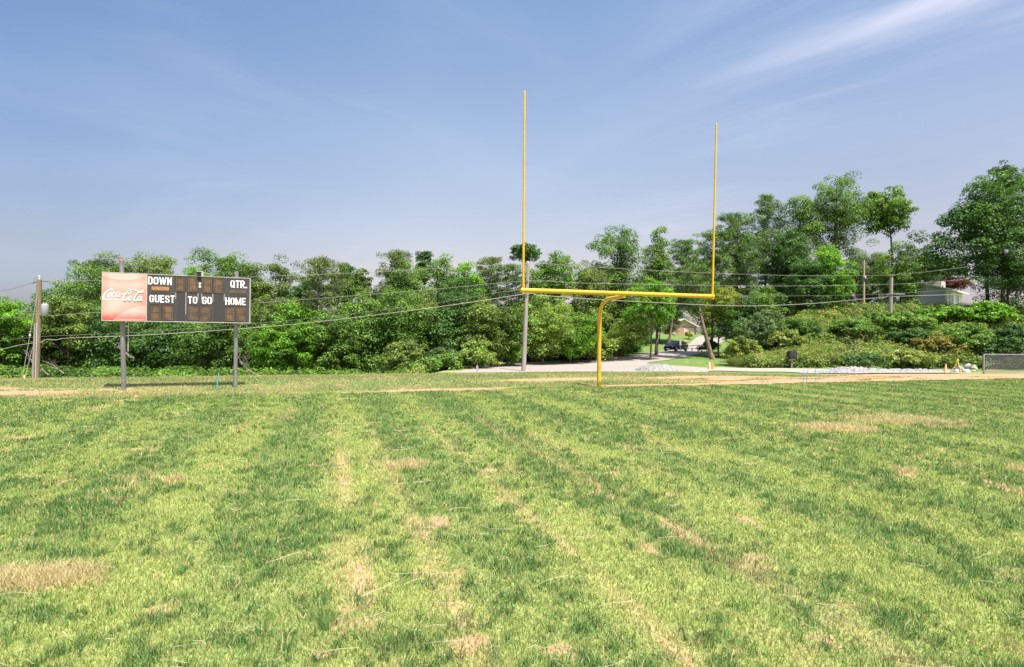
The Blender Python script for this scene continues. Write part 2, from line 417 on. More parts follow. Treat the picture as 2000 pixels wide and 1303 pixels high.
# ---------------------------------------------------------------- grass blades
def bladeset(name, X, Y, Zg, h, w, lean, col, seed, mat):
    rng = np.random.default_rng(seed); n = len(X)
    a = rng.uniform(0, 2 * np.pi, n); ux, uy = np.cos(a), np.sin(a)
    b_ = rng.uniform(0, 2 * np.pi, n); lx, ly = np.cos(b_) * lean, np.sin(b_) * lean
    base = np.stack([X, Y, Zg], -1)
    side_ = np.stack([ux, uy, 0 * ux], -1) * w[:, None] * .5
    mid = base + np.stack([lx * h * .35, ly * h * .35, h * .6], -1)
    tip = base + np.stack([lx * h, ly * h, h * np.sqrt(np.clip(1 - lean ** 2 * .6, .15, 1))], -1)
    V = np.stack([base - side_, base + side_, mid - side_ * .75, mid + side_ * .75, tip], 1).reshape(-1, 3)
    o = (np.arange(n) * 5)[:, None]
    F_ = (o + np.array([0, 1, 3, 2, 2, 3, 4])).reshape(-1)
    lt = np.tile([4, 3], n)
    vc = np.repeat(col, 5, 0)
    return fastmesh(name, V, 0, F_, lt, mat, vcol=vc)
mgr, nt, b = newmat('grass_blade')
at = N(nt, 'ShaderNodeAttribute'); at.attribute_name = 'col'
nt.links.new(at.outputs['Color'], b.inputs['Base Color']); b.inputs['Roughness'].default_value = .55; b.inputs['Specular IOR Level'].default_value = .3
tr = N(nt, 'ShaderNodeBsdfTranslucent'); nt.links.new(at.outputs['Color'], tr.inputs[0])
ms = N(nt, 'ShaderNodeMixShader'); ms.inputs[0].default_value = .35
nt.links.new(b.outputs[0], ms.inputs[1]); nt.links.new(tr.outputs[0], ms.inputs[2]); nt.links.new(ms.outputs[0], nt.nodes['Material Output'].inputs[0])
rng = np.random.default_rng(5)
NB = 1300000
Ymin, Ymax = 2.3, 27.5
e_ = 0.75
u = rng.uniform(0, 1, NB)
Yb = (Ymin ** e_ + u * (Ymax ** e_ - Ymin ** e_)) ** (1 / e_)
Xb = rng.uniform(-1, 1, NB) * (1.02 * Yb + 1.2)
# clumping: pull blades toward tuft centres
Xb = Xb + .02 * rng.normal(size=NB); 
m = maps(Xb, Yb)
keep = rng.uniform(0, 1, NB) > np.clip(m['dirt'] * 1.02 + .25 * m['dry'] * (1 - m['straw']), 0, .97)
keep &= ~((m['back'] > .5) & (rng.uniform(0, 1, NB) < .25))
Xb, Yb = Xb[keep], Yb[keep]; m = {k: v[keep] for k, v in m.items()}
n = len(Xb)
c_ = gcol(m)
c_ = c_ * rng.uniform(.72, 1.32, (n, 1)) * rng.uniform(.93, 1.07, (n, 3))
isdry = rng.uniform(0, 1, n) < (.10 + .35 * m['dry'] + .22 * m['back'])
c_[isdry] = C_DRY * rng.uniform(.8, 1.3, (isdry.sum(), 1))
h = .88 * (1 - .75 * ss(.15, .6, m['dirt']) * (Yb > 12)) * (.034 + .016 * m['n_md'] + .034 * m['dark'] * (1 - m['back'] * .5) + .050 * m['straw']) * rng.uniform(.5, 1.5, n)
w = .0024 * (1 + Yb / 3.0) * rng.uniform(.6, 1.4, n)
lean = rng.uniform(.15, 1.25, n)
grass = bladeset('grass', Xb, Yb, terrain(Xb, Yb) - .004, h, w, lean, c_, 8, mgr)
prop(grass, 'short patchy green grass covering the playing field', 'grass', kind='stuff')
del Xb, Yb, m, c_, h, w, lean
# loose straw lying on the turf
rng = np.random.default_rng(77)
sb = MB()
for i in range(230):
    Y = 2.6 + 9 * rng.random() ** 1.7; X = rng.uniform(-1, 1) * Y
    if rng.random() < .5: X = rng.normal(-.6, .9) * Y * .35; 
    L = .05 + .26 * rng.random() ** 2; a = rng.normal(.1, .5) + (math.pi if rng.random() < .5 else 0)
    z = tz(X, Y) + rng.uniform(.03, .055); bend = rng.normal(0, .12) * L
    pts = [(X + math.cos(a) * L * t - math.sin(a) * bend * 4 * t * (1 - t), Y + math.sin(a) * L * t + math.cos(a) * bend * 4 * t * (1 - t), z + rng.normal(0, .006)) for t in (0, .33, .66, 1)]
    sb.tube(pts, .0008 + .00022 * Y, 3, cap=False)
STRAW = simple('straw', (.62, .52, .33), .7, var=.2)
prop(sb.build('straw', STRAW), 'loose pale straw stalks scattered over the near turf', 'straw', kind='stuff')

# ---------------------------------------------------------------- paved surfaces
def drape(name, poly, mat, off=.035, step=.7, edge=.0):
    """fill a ground outline (measured points) with a sheet that follows the terrain"""
    pts = np.array([(p.x, p.y) for p in poly])
    lo, hi = pts.min(0) - 1, pts.max(0) + 1
    gx = np.arange(lo[0], hi[0], step); gy = np.arange(lo[1], hi[1], step)
    import bmesh
    bm = bmesh.new()
    vs = [bm.verts.new((x, y, 0)) for x, y in pts]
    bm.faces.new(vs)
    for x in gx: bmesh.ops.bisect_plane(bm, geom=bm.verts[:] + bm.edges[:] + bm.faces[:], plane_co=(x, 0, 0), plane_no=(1, 0, 0))
    for y in gy: bmesh.ops.bisect_plane(bm, geom=bm.verts[:] + bm.edges[:] + bm.faces[:], plane_co=(0, y, 0), plane_no=(0, 1, 0))
    for v in bm.verts: v.co.z = tz(v.co.x, v.co.y) + off
    bmesh.ops.recalc_face_normals(bm, faces=bm.faces)
    me = bpy.data.meshes.new(name); bm.to_mesh(me); bm.free()
    if me.polygons[0].normal.z < 0: me.flip_normals()
    me.materials.append(mat)
    o = bpy.data.objects.new(name, me); COL.objects.link(o); return prop(o, kind='structure')
def smoothpoly(pts, k=4):
    out = []; n = len(pts)
    for i in range(n):
        p0, p1, p2, p3 = pts[i - 1], pts[i], pts[(i + 1) % n], pts[(i + 2) % n]
        for j in range(k):
            t = j / k
            out.append(.5 * ((2 * p1) + (p2 - p0) * t + (2 * p0 - 5 * p1 + 4 * p2 - p3) * t * t + (3 * p1 - p0 - 3 * p2 + p3) * t ** 3))
    return out
ASPH = simple('asphalt_old', (.33, .285, .245), .9, scale=3, var=.16, bump=.3)
CONC = simple('gravel_drive', (.40, .315, .25), .95, scale=4, var=.15, bump=.4)
def W(px, py): v = hit(px, py, 30); return Vector((v.x, v.y))
road_pts = [Vector((-4.2, 40)), W(918, 722), W(945, 716.5), W(1000, 713), W(1080, 708.5), W(1160, 703), W(1215, 697), W(1265, 690), W(1310, 684),
            Vector((30.5, 92)), Vector((37, 104)), Vector((41, 102)), Vector((33.5, 88)), W(1362, 692), W(1310, 703), W(1262, 710), W(1300, 713.5), W(1378, 719), W(1392, 723), W(1300, 727),
            Vector((9.5, 36.5)), Vector((2, 36.2))]
drape('road', smoothpoly(road_pts, 3), ASPH, .04)
drv = [W(1376, 720.2), W(1480, 720.4), W(1600, 721.5), W(1700, 724), W(1780, 726), W(1850, 728), W(1915, 731), W(1920, 735.5), W(1840, 734), W(1720, 732.5), W(1640, 731), W(1560, 729), W(1470, 727.3), W(1370, 726.5), W(1300, 727)]
drape('driveway', smoothpoly(drv, 3), CONC, .055)
KERB = simple('kerb_concrete', (.36, .31, .28), .9)
kb = MB(); kp = [W(925, 721.8), W(922, 720.2), W(940, 717.8), W(965, 715.3), W(1000, 712.7), W(1080, 708.2), W(1160, 702.7), W(1215, 696.7)]
for a, b2_ in zip(kp[:-1], kp[1:]):
    c2 = (a + b2_) / 2; d = b2_ - a; kb.box((c2.x, c2.y, tz(c2.x, c2.y) + .07), (d.length + .04, .16, .16), math.atan2(d.y, d.x))
prop(kb.build('kerb', KERB), kind='structure')
# ---------------------------------------------------------------- goal post
YEL = simple('yellow_paint', (.68, .40, .024), .42, scale=9, var=.11, stretch=(1, 1, .35))
YELD = simple('yellow_paint_weathered', (.58, .36, .025), .5, scale=12, var=.12)
YELP = simple('yellow_paint_padded_zone', (.64, .44, .03), .4, scale=3, var=.05)
gb = hit(1169.5, 755.5)
goal = empty('goal_post', gb, 'tall yellow gooseneck football goal post with two uprights', 'goal post')
ZL, ZR = 16.5, 18.86
L0 = P(1022, 567, ZL) - gb; R0 = P(1391.5, 579, ZR) - gb
ud = (R0 - L0).normalized(); mid = (L0 + R0) / 2
mb = MB(); mb.tube([L0 - ud * .09, L0, mid, R0, R0 + ud * .05], .070, 20); mb.build('crossbar', YEL, goal)
for A, (px, py), Y in ((L0, (1024.6, 180), ZL), (R0, (1399, 243), ZR)):
    T = P(px, py, Y) - gb
    mb = MB(); mb.tube([A, A.lerp(T, .5), T], [.038, .034, .031], 14); mb.lathe(tuple(T), [(.034, -.02), (.034, .012), (.015, .03)], 12)
    mb.build('upright', YEL, goal)
    mb = MB(); dT = (T - A).normalized(); mb.tube([A - dT * .1, A + dT * .16], .047, 14); mb.build('upright_socket', YEL, goal)
hx = Vector((mid.x, mid.y, 0)); nl = hx.length; hd = hx.normalized(); zt = mid.z - .115; r_ = .62
pts = [Vector((0, 0, .66)), Vector((0, 0, 1.3)), Vector((0, 0, zt - r_))]
for k in range(1, 13):
    a = math.pi / 2 * k / 12; pts.append(Vector((0, 0, zt - r_)) + hd * (r_ * (1 - math.cos(a))) + Vector((0, 0, r_ * math.sin(a))))
pts += [hd * (nl - .3) + Vector((0, 0, zt + .015)), hd * (nl + .02) + Vector((0, 0, zt + .04))]
mb = MB(); mb.tube(pts, .070, 20); mb.build('gooseneck', YEL, goal)
mb = MB(); mb.tube([(0, 0, -.1), (0, 0, .3), (0, 0, .66)], .072, 20); mb.build('post_base', YELP, goal)
mb = MB(); mb.tube([(0, 0, .52), (0, 0, .74)], .074, 20); mb.build('post_collar', YELD, goal)
for k in (-.22, .12):
    c2 = mid + ud * k; MB().tube([c2 + Vector((0, 0, .07)), c2 + Vector((0, 0, .12))], .016, 8).build('bolt', YEL, goal)

# ---------------------------------------------------------------- scoreboard
YL = 15.4
A0 = P(198.3, 626.5, YL); bd = Vector((DX, DY, 0)).normalized()
nb = Vector((bd.y, -bd.x, 0))                     # faces the field
def buv(px, py):
    x, y = unroll(px, py); d = Vector((x / F, 1, -y / F)); o = Vector((0, 0, H))
    t = (A0 - o).dot(nb) / d.dot(nb); p_ = o + d * t - A0
    return p_.dot(bd), p_.z
BW = buv(488.7, 600)[0]; BH = buv(200, 531)[1]
AZB = math.atan2(bd.y, bd.x)
sbp = [hit(234, 765), hit(459, 758.5)]
root = Vector((A0.x, A0.y, 0))
sco = empty('scoreboard', (A0.x, A0.y, 0), 'black football scoreboard with a faded red advert panel on two steel posts', 'scoreboard', rz=AZB)
z0 = A0.z
# local frame: x along the board, -y toward the field, z up
def BX(name, x0, x1, za, zb, y0, y1, mat, bev=0, parent=sco):
    return MB().box(((x0 + x1) / 2, (y0 + y1) / 2, (za + zb) / 2), (x1 - x0, y1 - y0, zb - za), 0, bev).build(name, mat, parent)
CAB = simple('board_black', (.060, .052, .055), .45, scale=3, var=.12)
CABB = simple('board_back', (.12, .11, .11), .6)
ALU = simple('aluminium', (.62, .58, .56), .4, .5, scale=6, var=.1)
WHT = simple('white_vinyl', (.86, .85, .84), .5, scale=4, var=.04)
STEEL = simple('galvanised_post', (.25, .235, .24), .45, .35, scale=9, var=.25, stretch=(1, 1, .3))
us = buv(286.8, 580)[0]
BX('cabinet', .012, BW - .012, z0 + .012, z0 + BH - .012, .0, .17, CABB)
BX('face', us + .01, BW - .02, z0 + .02, z0 + BH - .02, -.006, .0, CAB)
for (a, b_, c2, d) in ((0, BW, 0, .02), (0, BW, BH - .02, BH)): BX('frame', a, b_, z0 + c2, z0 + d, -.016, .175, ALU)
for (a, b_) in ((0, .016), (BW - .02, BW), (us - .008, us + .01)): BX('frame', a, b_, z0 + .02, z0 + BH - .02, -.016, .175, ALU)
# faded advert print
mad, nt, b = newmat('faded_red_print')
tcx = N(nt, 'ShaderNodeTexCoord'); sp = N(nt, 'ShaderNodeSeparateXYZ'); nt.links.new(tcx.outputs['Generated'], sp.inputs[0])
def nm(op, a, b_):
    n = N(nt, 'ShaderNodeMath', operation=op)
    for i, v in enumerate((a, b_)):
        if isinstance(v, (int, float)): n.inputs[i].default_value = v
        else: nt.links.new(v, n.inputs[i])
    return n.outputs[0]
def mr(v, a, b_, c2=0, d=1):
    n = N(nt, 'ShaderNodeMapRange', interpolation_type='SMOOTHSTEP'); nt.links.new(v, n.inputs[0])
    for k, x in zip(('From Min', 'From Max', 'To Min', 'To Max'), (a, b_, c2, d)): n.inputs[k].default_value = x
    return n.outputs[0]
gx, gz = sp.outputs['X'], sp.outputs['Z']
nz = N(nt, 'ShaderNodeTexNoise'); nz.inputs['Scale'].default_value = 9; nz.inputs['Detail'].default_value = 4
nt.links.new(tcx.outputs['Generated'], nz.inputs[0])
bot = mr(nm('ADD', gz, nm('MULTIPLY', nz.outputs[0], .10)), .02, .27, 1, 0)
arc1 = nm('SUBTRACT', gz, nm('ADD', .86, nm('MULTIPLY', nm('POWER', nm('SUBTRACT', gx, .45), 2), .35)))
a1 = mr(arc1, -.16, -.005, 0, .20); a1 = nm('MULTIPLY', a1, mr(arc1, -.002, .004, 1, 0))
arc2 = nm('SUBTRACT', gz, nm('SUBTRACT', .32, nm('MULTIPLY', nm('POWER', nm('SUBTRACT', gx, 1.0), 2), .55)))
a2 = nm('MULTIPLY', mr(arc2, 0, .004), mr(arc2, .02, .3, .22, 0))
edge_ = nm('MULTIPLY', mr(gx, .0, .22, 1, 0), .22); edr = nm('MULTIPLY', mr(gx, .72, 1, 0, 1), .18)
midb = nm('MULTIPLY', mr(gz, .38, .55), mr(gz, .6, .8, .22, 0))
tot = nm('ADD', nm('ADD', nm('ADD', a1, a2), nm('ADD', edge_, edr)), nm('ADD', nm('MULTIPLY', bot, .85), midb))
rp = N(nt, 'ShaderNodeValToRGB'); nt.links.new(tot, rp.inputs[0])
el = rp.color_ramp.elements
el[0].color = (.63, .465, .405, 1); el[1].color = (.56, .060, .055, 1)
e2 = el.new(.35); e2.color = (.61, .295, .245, 1)
nt.links.new(rp.outputs[0], b.inputs['Base Color']); b.inputs['Roughness'].default_value = .35
BX('advert_panel', .016, us - .008, z0 + .02, z0 + BH - .02, -.012, .0, mad)
ADV = [o for o in sco.children if o.name.startswith('advert_panel')][0]
# script lettering on the advert, drawn as thick and thin strokes
def cat(pts, k=6):
    out = []; n = len(pts)
    for i in range(n - 1):
        p0 = pts[max(i - 1, 0)]; p1 = pts[i]; p2 = pts[i + 1]; p3 = pts[min(i + 2, n - 1)]
        for j in range(k):
            t = j / k
            out.append(tuple(.5 * (2 * b1_ + (c1 - a1_) * t + (2 * a1_ - 5 * b1_ + 4 * c1 - d1) * t * t + (3 * b1_ - a1_ - 3 * c1 + d1) * t ** 3) for a1_, b1_, c1, d1 in zip(p0, p1, p2, p3)))
    out.append(tuple(pts[-1])); return out
SCRIPT = [
 [(535, 345, 34), (520, 300, 40), (440, 300, 36), (330, 365, 44), (225, 470, 58), (172, 580, 72), (185, 660, 66), (260, 700, 42), (400, 690, 26), (540, 672, 26), (660, 688, 34), (740, 700, 26), (840, 700, 8)],
 [(450, 430, 30), (370, 500, 42), (330, 580, 50), (360, 610, 40), (420, 570, 30), (465, 480, 26), (455, 425, 24), (500, 450, 16), (560, 440, 12)],
 [(640, 440, 26), (600, 410, 22), (530, 480, 42), (500, 560, 48), (530, 600, 40), (600, 580, 22), (660, 530, 14)],
 [(770, 420, 20), (710, 440, 34), (655, 530, 44), (660, 595, 38), (720, 570, 26), (790, 470, 24), (820, 420, 26), (770, 540, 42), (780, 600, 34), (840, 570, 18), (900, 500, 12)],
 [(860, 500, 22), (960, 470, 22)],
 [(1180, 470, 26), (1110, 400, 10), (1190, 345, 30), (1290, 318, 32), (1400, 325, 30), (1500, 375, 34), (1590, 410, 40), (1680, 400, 40), (1725, 350, 32), (1690, 335, 22), (1640, 370, 14), (1700, 430, 14), (1800, 370, 8)],
 [(1240, 370, 18), (1270, 400, 26), (1180, 500, 14), (1120, 510, 12)],
 [(1110, 410, 34), (1020, 500, 50), (960, 600, 62), (955, 690, 62), (1010, 735, 50), (1090, 700, 30), (1150, 640, 14)],
 [(1230, 570, 24), (1180, 620, 42), (1165, 700, 48), (1200, 740, 40), (1250, 690, 28), (1270, 600, 26), (1240, 565, 22), (1320, 600, 12)],
 [(1560, 420, 22), (1470, 500, 44), (1400, 620, 48), (1370, 710, 46), (1410, 745, 34), (1480, 700, 14)],
 [(1620, 560, 24), (1570, 590, 36), (1515, 680, 44), (1520, 740, 38), (1580, 710, 26), (1650, 620, 24), (1700, 560, 28), (1640, 680, 44), (1640, 745, 34), (1690, 700, 16), (1720, 670, 8)],
]
mb = MB()
for st in SCRIPT:
    c2 = cat(st, 7); L_, Rr = [], []
    for i, (x, y, wd) in enumerate(c2):
        xa, ya, _ = c2[max(i - 1, 0)]; xb, yb, _ = c2[min(i + 1, len(c2) - 1)]
        tx, ty = xb - xa, yb - ya; l = math.hypot(tx, ty) or 1; nx, ny = -ty / l, tx / l
        for s_, lst in ((1, L_), (-1, Rr)):
            u_, v_ = buv(194 + (x + s_ * nx * wd / 2) / 20, 550 + (y + s_ * ny * wd / 2) / 20); lst.append((u_, -.0165 - .00002 * len(mb.v), z0 + v_))
    n_ = len(L_); mb.add(L_ + Rr, [(i, i + 1, n_ + i + 1, n_ + i) for i in range(n_ - 1)])
mb.build('script_lettering', WHT, ADV)
mb = MB(); ua, va = buv(222, 623.2); ub, vb = buv(284, 624.2); mb.box(((ua + ub) / 2, -.014, z0 + .052), (ub - ua, .003, .007)); mb.build('fine_print_line', WHT, ADV)
def rr(pts, k=5):      # round the corners of a stroke path: points marked with a radius
    out = []
    for i, p in enumerate(pts):
        if len(p) == 2 or i in (0, len(pts) - 1): out.append(Vector(p[:2])); continue
        a, b_, c_ = Vector(pts[i - 1][:2]), Vector(p[:2]), Vector(pts[i + 1][:2]); r = p[2]
        s0 = b_ + (a - b_).normalized() * r; s1 = b_ + (c_ - b_).normalized() * r
        for j in range(k + 1):
            t_ = j / k; out.append(s0 * (1 - t_) ** 2 + b_ * 2 * t_ * (1 - t_) + s1 * t_ * t_)
    return out
def glyph(ch, w, t):    # condensed bold capital of height 1: list of stroke paths
    l, r_, b_, u = t / 2, w - t / 2, t / 2, 1 - t / 2; m = .5; q = w * .42; c = w / 2
    O = [(l, m), (l, u, q), (r_, u, q), (r_, b_, q), (l, b_, q), (l, m)]
    return {'O': [O], 'D': [[(l, 0), (l, 1)], [(l, u), (r_, u, q), (r_, b_, q), (l, b_)]],
            'Q': [O, [(c, .3), (w, .02)]], 'U': [[(l, 1), (l, b_, q), (r_, b_, q), (r_, 1)]],
            'G': [[(r_, .66), (r_, u, q), (l, u, q), (l, b_, q), (r_, b_, q), (r_, .5)], [(c, .47), (w, .47)]],
            'S': [[(r_, .70), (r_, u, q), (l, u, q), (l, .56, q * .7), (r_, .44, q * .7), (r_, b_, q), (l, b_, q), (l, .30)]],
            'N': [[(l, 0), (l, 1)], [(r_, 0), (r_, 1)], [(l, .98), (r_, .02)]],
            'M': [[(l, 0), (l, 1)], [(r_, 0), (r_, 1)], [(l, .97), (c, .06)], [(r_, .97), (c, .06)]],
            'W': [[(l * .7, 1), (w * .29, .02)], [(w * .29, .02), (c, .95)], [(c, .95), (w * .71, .02)], [(w * .71, .02), (w - l * .7, 1)]],
            'E': [[(l, 0), (l, 1)], [(l, u), (w, u)], [(l, m), (w * .92, m)], [(l, b_), (w, b_)]],
            'T': [[(0, u), (w, u)], [(c, 0), (c, 1)]], 'H': [[(l, 0), (l, 1)], [(r_, 0), (r_, 1)], [(l, m), (r_, m)]],
            'R': [[(l, 0), (l, 1)], [(l, u), (r_, u, q), (r_, .5, q), (l, .48)], [(c * 1.05, .48), (r_, 0)]], '.': [[(0, .09), (w, .09)]]}[ch]
def words(txt, c2, name='lettering'):
    (xl_, yl_), (xr_, yr_), (xt, yt), (xb, yb) = c2
    ua, ub = buv(xl_, yl_)[0], buv(xr_, yr_)[0]; va, vb = buv(xb, yb)[1], buv(xt, yt)[1]; hh = vb - va
    ws = [{'M': 1.38, 'W': 1.5, '.': .36, 'E': .88, 'T': .95}.get(ch, 1.0) for ch in txt]; gap = .17
    cw = (ub - ua) / hh / (sum(ws) + gap * (len(txt) - 1)); mb = MB(); x0 = 0; dep = 0
    for ch, w_ in zip(txt, ws):
        w = w_ * cw; t = .305 * cw if ch != '.' else .19
        for path in glyph(ch, w, t):
            tt = t * (.86 if ch in 'MNW' and path[0][0] != path[-1][0] else 1)
            ps = rr(path); L_, R_ = [], []; n_ = len(ps); dep += 1
            for i, p in enumerate(ps):
                closed = (ps[0] - ps[-1]).length < 1e-6
                a = ps[i - 1] if i else (ps[-2] if closed else ps[0]); b_ = ps[i + 1] if i < n_ - 1 else (ps[1] if closed else ps[-1])
                d = (b_ - a).normalized(); nn = Vector((-d.y, d.x)) * tt / 2
                for sg, lst in ((1, L_), (-1, R_)):
                    q_ = p + nn * sg; lst.append((ua + (x0 + q_.x) * hh, -.0115 - .0001 * (dep % 7), z0 + va + q_.y * hh))
            mb.add(L_ + R_, [(i, i + 1, n_ + i + 1, n_ + i) for i in range(n_ - 1)])
        x0 += w + gap * cw
    return mb.build(name, WHT, sco)
words('DOWN', ((289.3, 548), (336, 549.5), (312, 541.2), (312, 556.3)))
words('GUEST', ((292.2, 584), (341.4, 585), (317, 576.6), (317, 591.3)))
words('TO', ((367.2, 586), (385.5, 587), (376, 579.2), (376, 593.3)))
words('GO', ((394.8, 586), (414, 587), (404, 579.4), (404, 594.4)))
words('HOME', ((440.4, 588), (480.1, 589), (460, 581.6), (460, 595.8)))
words('QTR.', ((450.3, 555), (482.6, 556), (466, 547.9), (466, 562.6)))
for py in (554, 559.9):
    u_, v_ = buv(390.7, py); mb = MB(); n_ = 20
    mb.add([(u_, -.0125, z0 + v_)] + [(u_ + .034 * math.cos(2 * math.pi * k / n_), -.0125, z0 + v_ + .034 * math.sin(2 * math.pi * k / n_)) for k in range(n_)], [(0, 1 + k, 1 + (k + 1) % n_) for k in range(n_)])
    mb.build('colon_lamp', WHT, sco)
# lamp panels: brown boards with a grid of bulbs
mdg, nt, b = newmat('bulb_panel')
tcx = N(nt, 'ShaderNodeTexCoord'); mp = N(nt, 'ShaderNodeMapping'); mp.inputs['Scale'].default_value = (26, 26, 26); nt.links.new(tcx.outputs['Object'], mp.inputs[0])
vo = N(nt, 'ShaderNodeTexVoronoi'); vo.inputs['Scale'].default_value = 1.0; vo.inputs['Randomness'].default_value = .25; nt.links.new(mp.outputs[0], vo.inputs[0])
lt = N(nt, 'ShaderNodeMath', operation='LESS_THAN'); lt.inputs[1].default_value = .26; nt.links.new(vo.outputs['Distance'], lt.inputs[0])
nz = N(nt, 'ShaderNodeTexNoise'); nz.inputs['Scale'].default_value = 5; nz.inputs['Detail'].default_value = 4; nt.links.new(tcx.outputs['Object'], nz.inputs[0])
rp = N(nt, 'ShaderNodeValToRGB'); rp.color_ramp.elements[0].position = .35; rp.color_ramp.elements[1].position = .65
rp.color_ramp.elements[0].color = (.085, .060, .040, 1); rp.color_ramp.elements[1].color = (.19, .105, .048, 1); nt.links.new(nz.outputs[0], rp.inputs[0])
mc = N(nt, 'ShaderNodeMix', data_type='RGBA'); mc.inputs[7].default_value = (.07, .055, .05, 1)
nt.links.new(lt.outputs[0], mc.inputs['Factor']); nt.links.new(rp.outputs[0], mc.inputs[6]); nt.links.new(mc.outputs[2], b.inputs['Base Color']); b.inputs['Roughness'].default_value = .5
DRK = simple('panel_dark', (.045, .040, .043), .5, var=.1)
def panel(name, x0, x1, y0_, y1_, mat=mdg, bulbs=None):
    ym = (y0_ + y1_) / 2; xm = (x0 + x1) / 2
    ua, ub = buv(x0, ym)[0], buv(x1, ym)[0]; va, vb = buv(xm, y1_)[1], buv(xm, y0_)[1]
    o = BX(name, ua, ub, z0 + va, z0 + vb, -.0105, -.0055, mat)
    if name == 'digit_panel':
        fr = MB(); t = .012
        for (a, b_, c3, d) in ((ua - t, ua, va, vb), (ub, ub + t, va, vb), (ua - t, ub + t, va - t, va), (ua - t, ub + t, vb, vb + t)):
            fr.box(((a + b_) / 2, -.014, z0 + (c3 + d) / 2), (b_ - a, .018, d - c3))
        fr.build('rim', DRK, o)
        # seven-segment bulbs, raised on the panel itself
        bl = MB(); w_, h_ = ub - ua, vb - va
        sg = [((.2, .9), (.8, .9)), ((.2, .5), (.8, .5)), ((.2, .1), (.8, .1)), ((.14, .15), (.14, .85)), ((.86, .15), (.86, .85))]
        for (xa, ya), (xb, yb) in sg:
            k_ = 5 if ya == yb else 8
            for i in range(k_):
                t_ = i / (k_ - 1); x = ua + w_ * (xa + (xb - xa) * t_); z = z0 + va + h_ * (ya + (yb - ya) * t_)
                bl.lathe((0, 0, 0), [(.011, 0), (.009, .008), (.003, .012)], 6)
                cnt = 3 * 6 + 12
                for j in range(len(bl.v) - cnt, len(bl.v)):
                    vx, vy, vz = bl.v[j]; bl.v[j] = (x + vx, -.0105 - vz, z + vy)
        me = o.data; me.materials.append(DRK); import bmesh
        bm = bmesh.new(); bm.from_mesh(me); vv = [bm.verts.new(v) for v in bl.v]
        for f in bl.f: bm.faces.new([vv[i] for i in f]).material_index = 1
        bm.to_mesh(me); bm.free()
    return o
for a in ((294.6, 314.5, 595.2, 624.8), (318.3, 338.7, 595.6, 625.2), (344, 360.4, 539.9, 569.1), (367.4, 386.4, 540.2, 570.5), (395.2, 414, 541.6, 571.2), (417.7, 436.8, 542.6, 572.5),
          (367.9, 387.7, 596.5, 625.8), (391.9, 411, 597, 627), (439.8, 458.2, 598.2, 627), (462.2, 480.3, 598.4, 627.6)): panel('digit_panel', *a)
mbar = simple('bulb_bar_orange', (.42, .19, .07), .5, var=.25, scale=14)
panel('bulb_strip', 296.2, 330.3, 560, 567.2, mbar); panel('bulb_strip', 449.5, 481, 566.6, 572.6, mdg)
for a in ((345.5, 361, 571.5, 626), (417.8, 437.2, 575, 626.5), (296.5, 330, 568.2, 574), (449.5, 481, 573.6, 579)): panel('blank_panel', *a, mat=DRK)
SCUF = simple('scuffed_edge', (.34, .29, .27), .6, var=.3, scale=20)
for x, ya, yb in ((363.2, 571.5, 614), (386.6, 572, 586), (394.2, 573, 586), (415.8, 573.5, 590), (438.2, 574.5, 588), (343.3, 571, 584)):
    panel('edge_strip', x - .8, x + .9, ya, yb, SCUF)
# small horn box on the top edge and a black rectangle on the face below it
ua, ub = buv(387.5, 535)[0], buv(397.5, 535)[0]
hb = BX('horn_box', ua + .03, ub, z0 + BH - .02, z0 + BH + .14, -.02, .12, ALU, .01)
BX('horn_mouth', ua - .02, ub - .055, z0 + BH - .0, z0 + BH + .12, -.08, -.02, simple('horn_black', (.012, .012, .014), .3), .008)
ha = BX('horn_lip', ua - .025, ub - .05, z0 + BH + .12, z0 + BH + .14, -.085, -.02, ALU)
panel('black_panel', 387.6, 393, 540.2, 550, simple('panel_black', (.01, .01, .013), .3))
for (px_, top), gp in (((238.2, 510), sbp[0]), ((462.3, 530), sbp[1])):
    # each post stands just behind the board
    g = gp - Vector((A0.x, A0.y, 0)); lx = g.dot(bd); ly = .17 + .07
    base = Vector((lx, ly, 0)); wx = root + bd * lx - nb * ly
    tp = P(px_, top, wx.y); rel = (tp - root); tx = rel.dot(bd)
    zb = tz(wx.x, wx.y) - .2
    # bottom of the post as seen in the photograph
    mb = MB(); mb.tube([(lx, ly, zb), ((lx + tx) / 2, ly, (zb + tp.z) / 2), (tx, ly, tp.z)], .062 if px_ < 300 else .058, 16)
    po = mb.build('support_post', STEEL, sco)
    for zz in (z0 + .18, z0 + BH - .2): MB().box((tx, ly - .06, zz), (.30, .05, .05)).build('clamp', STEEL, po)
    if px_ < 300:
        MB().lathe((tx, ly, tp.z), [(.066, 0), (.066, .02), (.03, .035), (.018, .07), (.03, .09), (.01, .12)], 10).build('cap', simple('cap_rust', (.35, .16, .09), .7), po)
        MB().tube([(lx + .078, ly + .03, z0 - .9), (lx + .080, ly + .03, z0 + .05)], .014, 6).build('conduit', ALU, po)

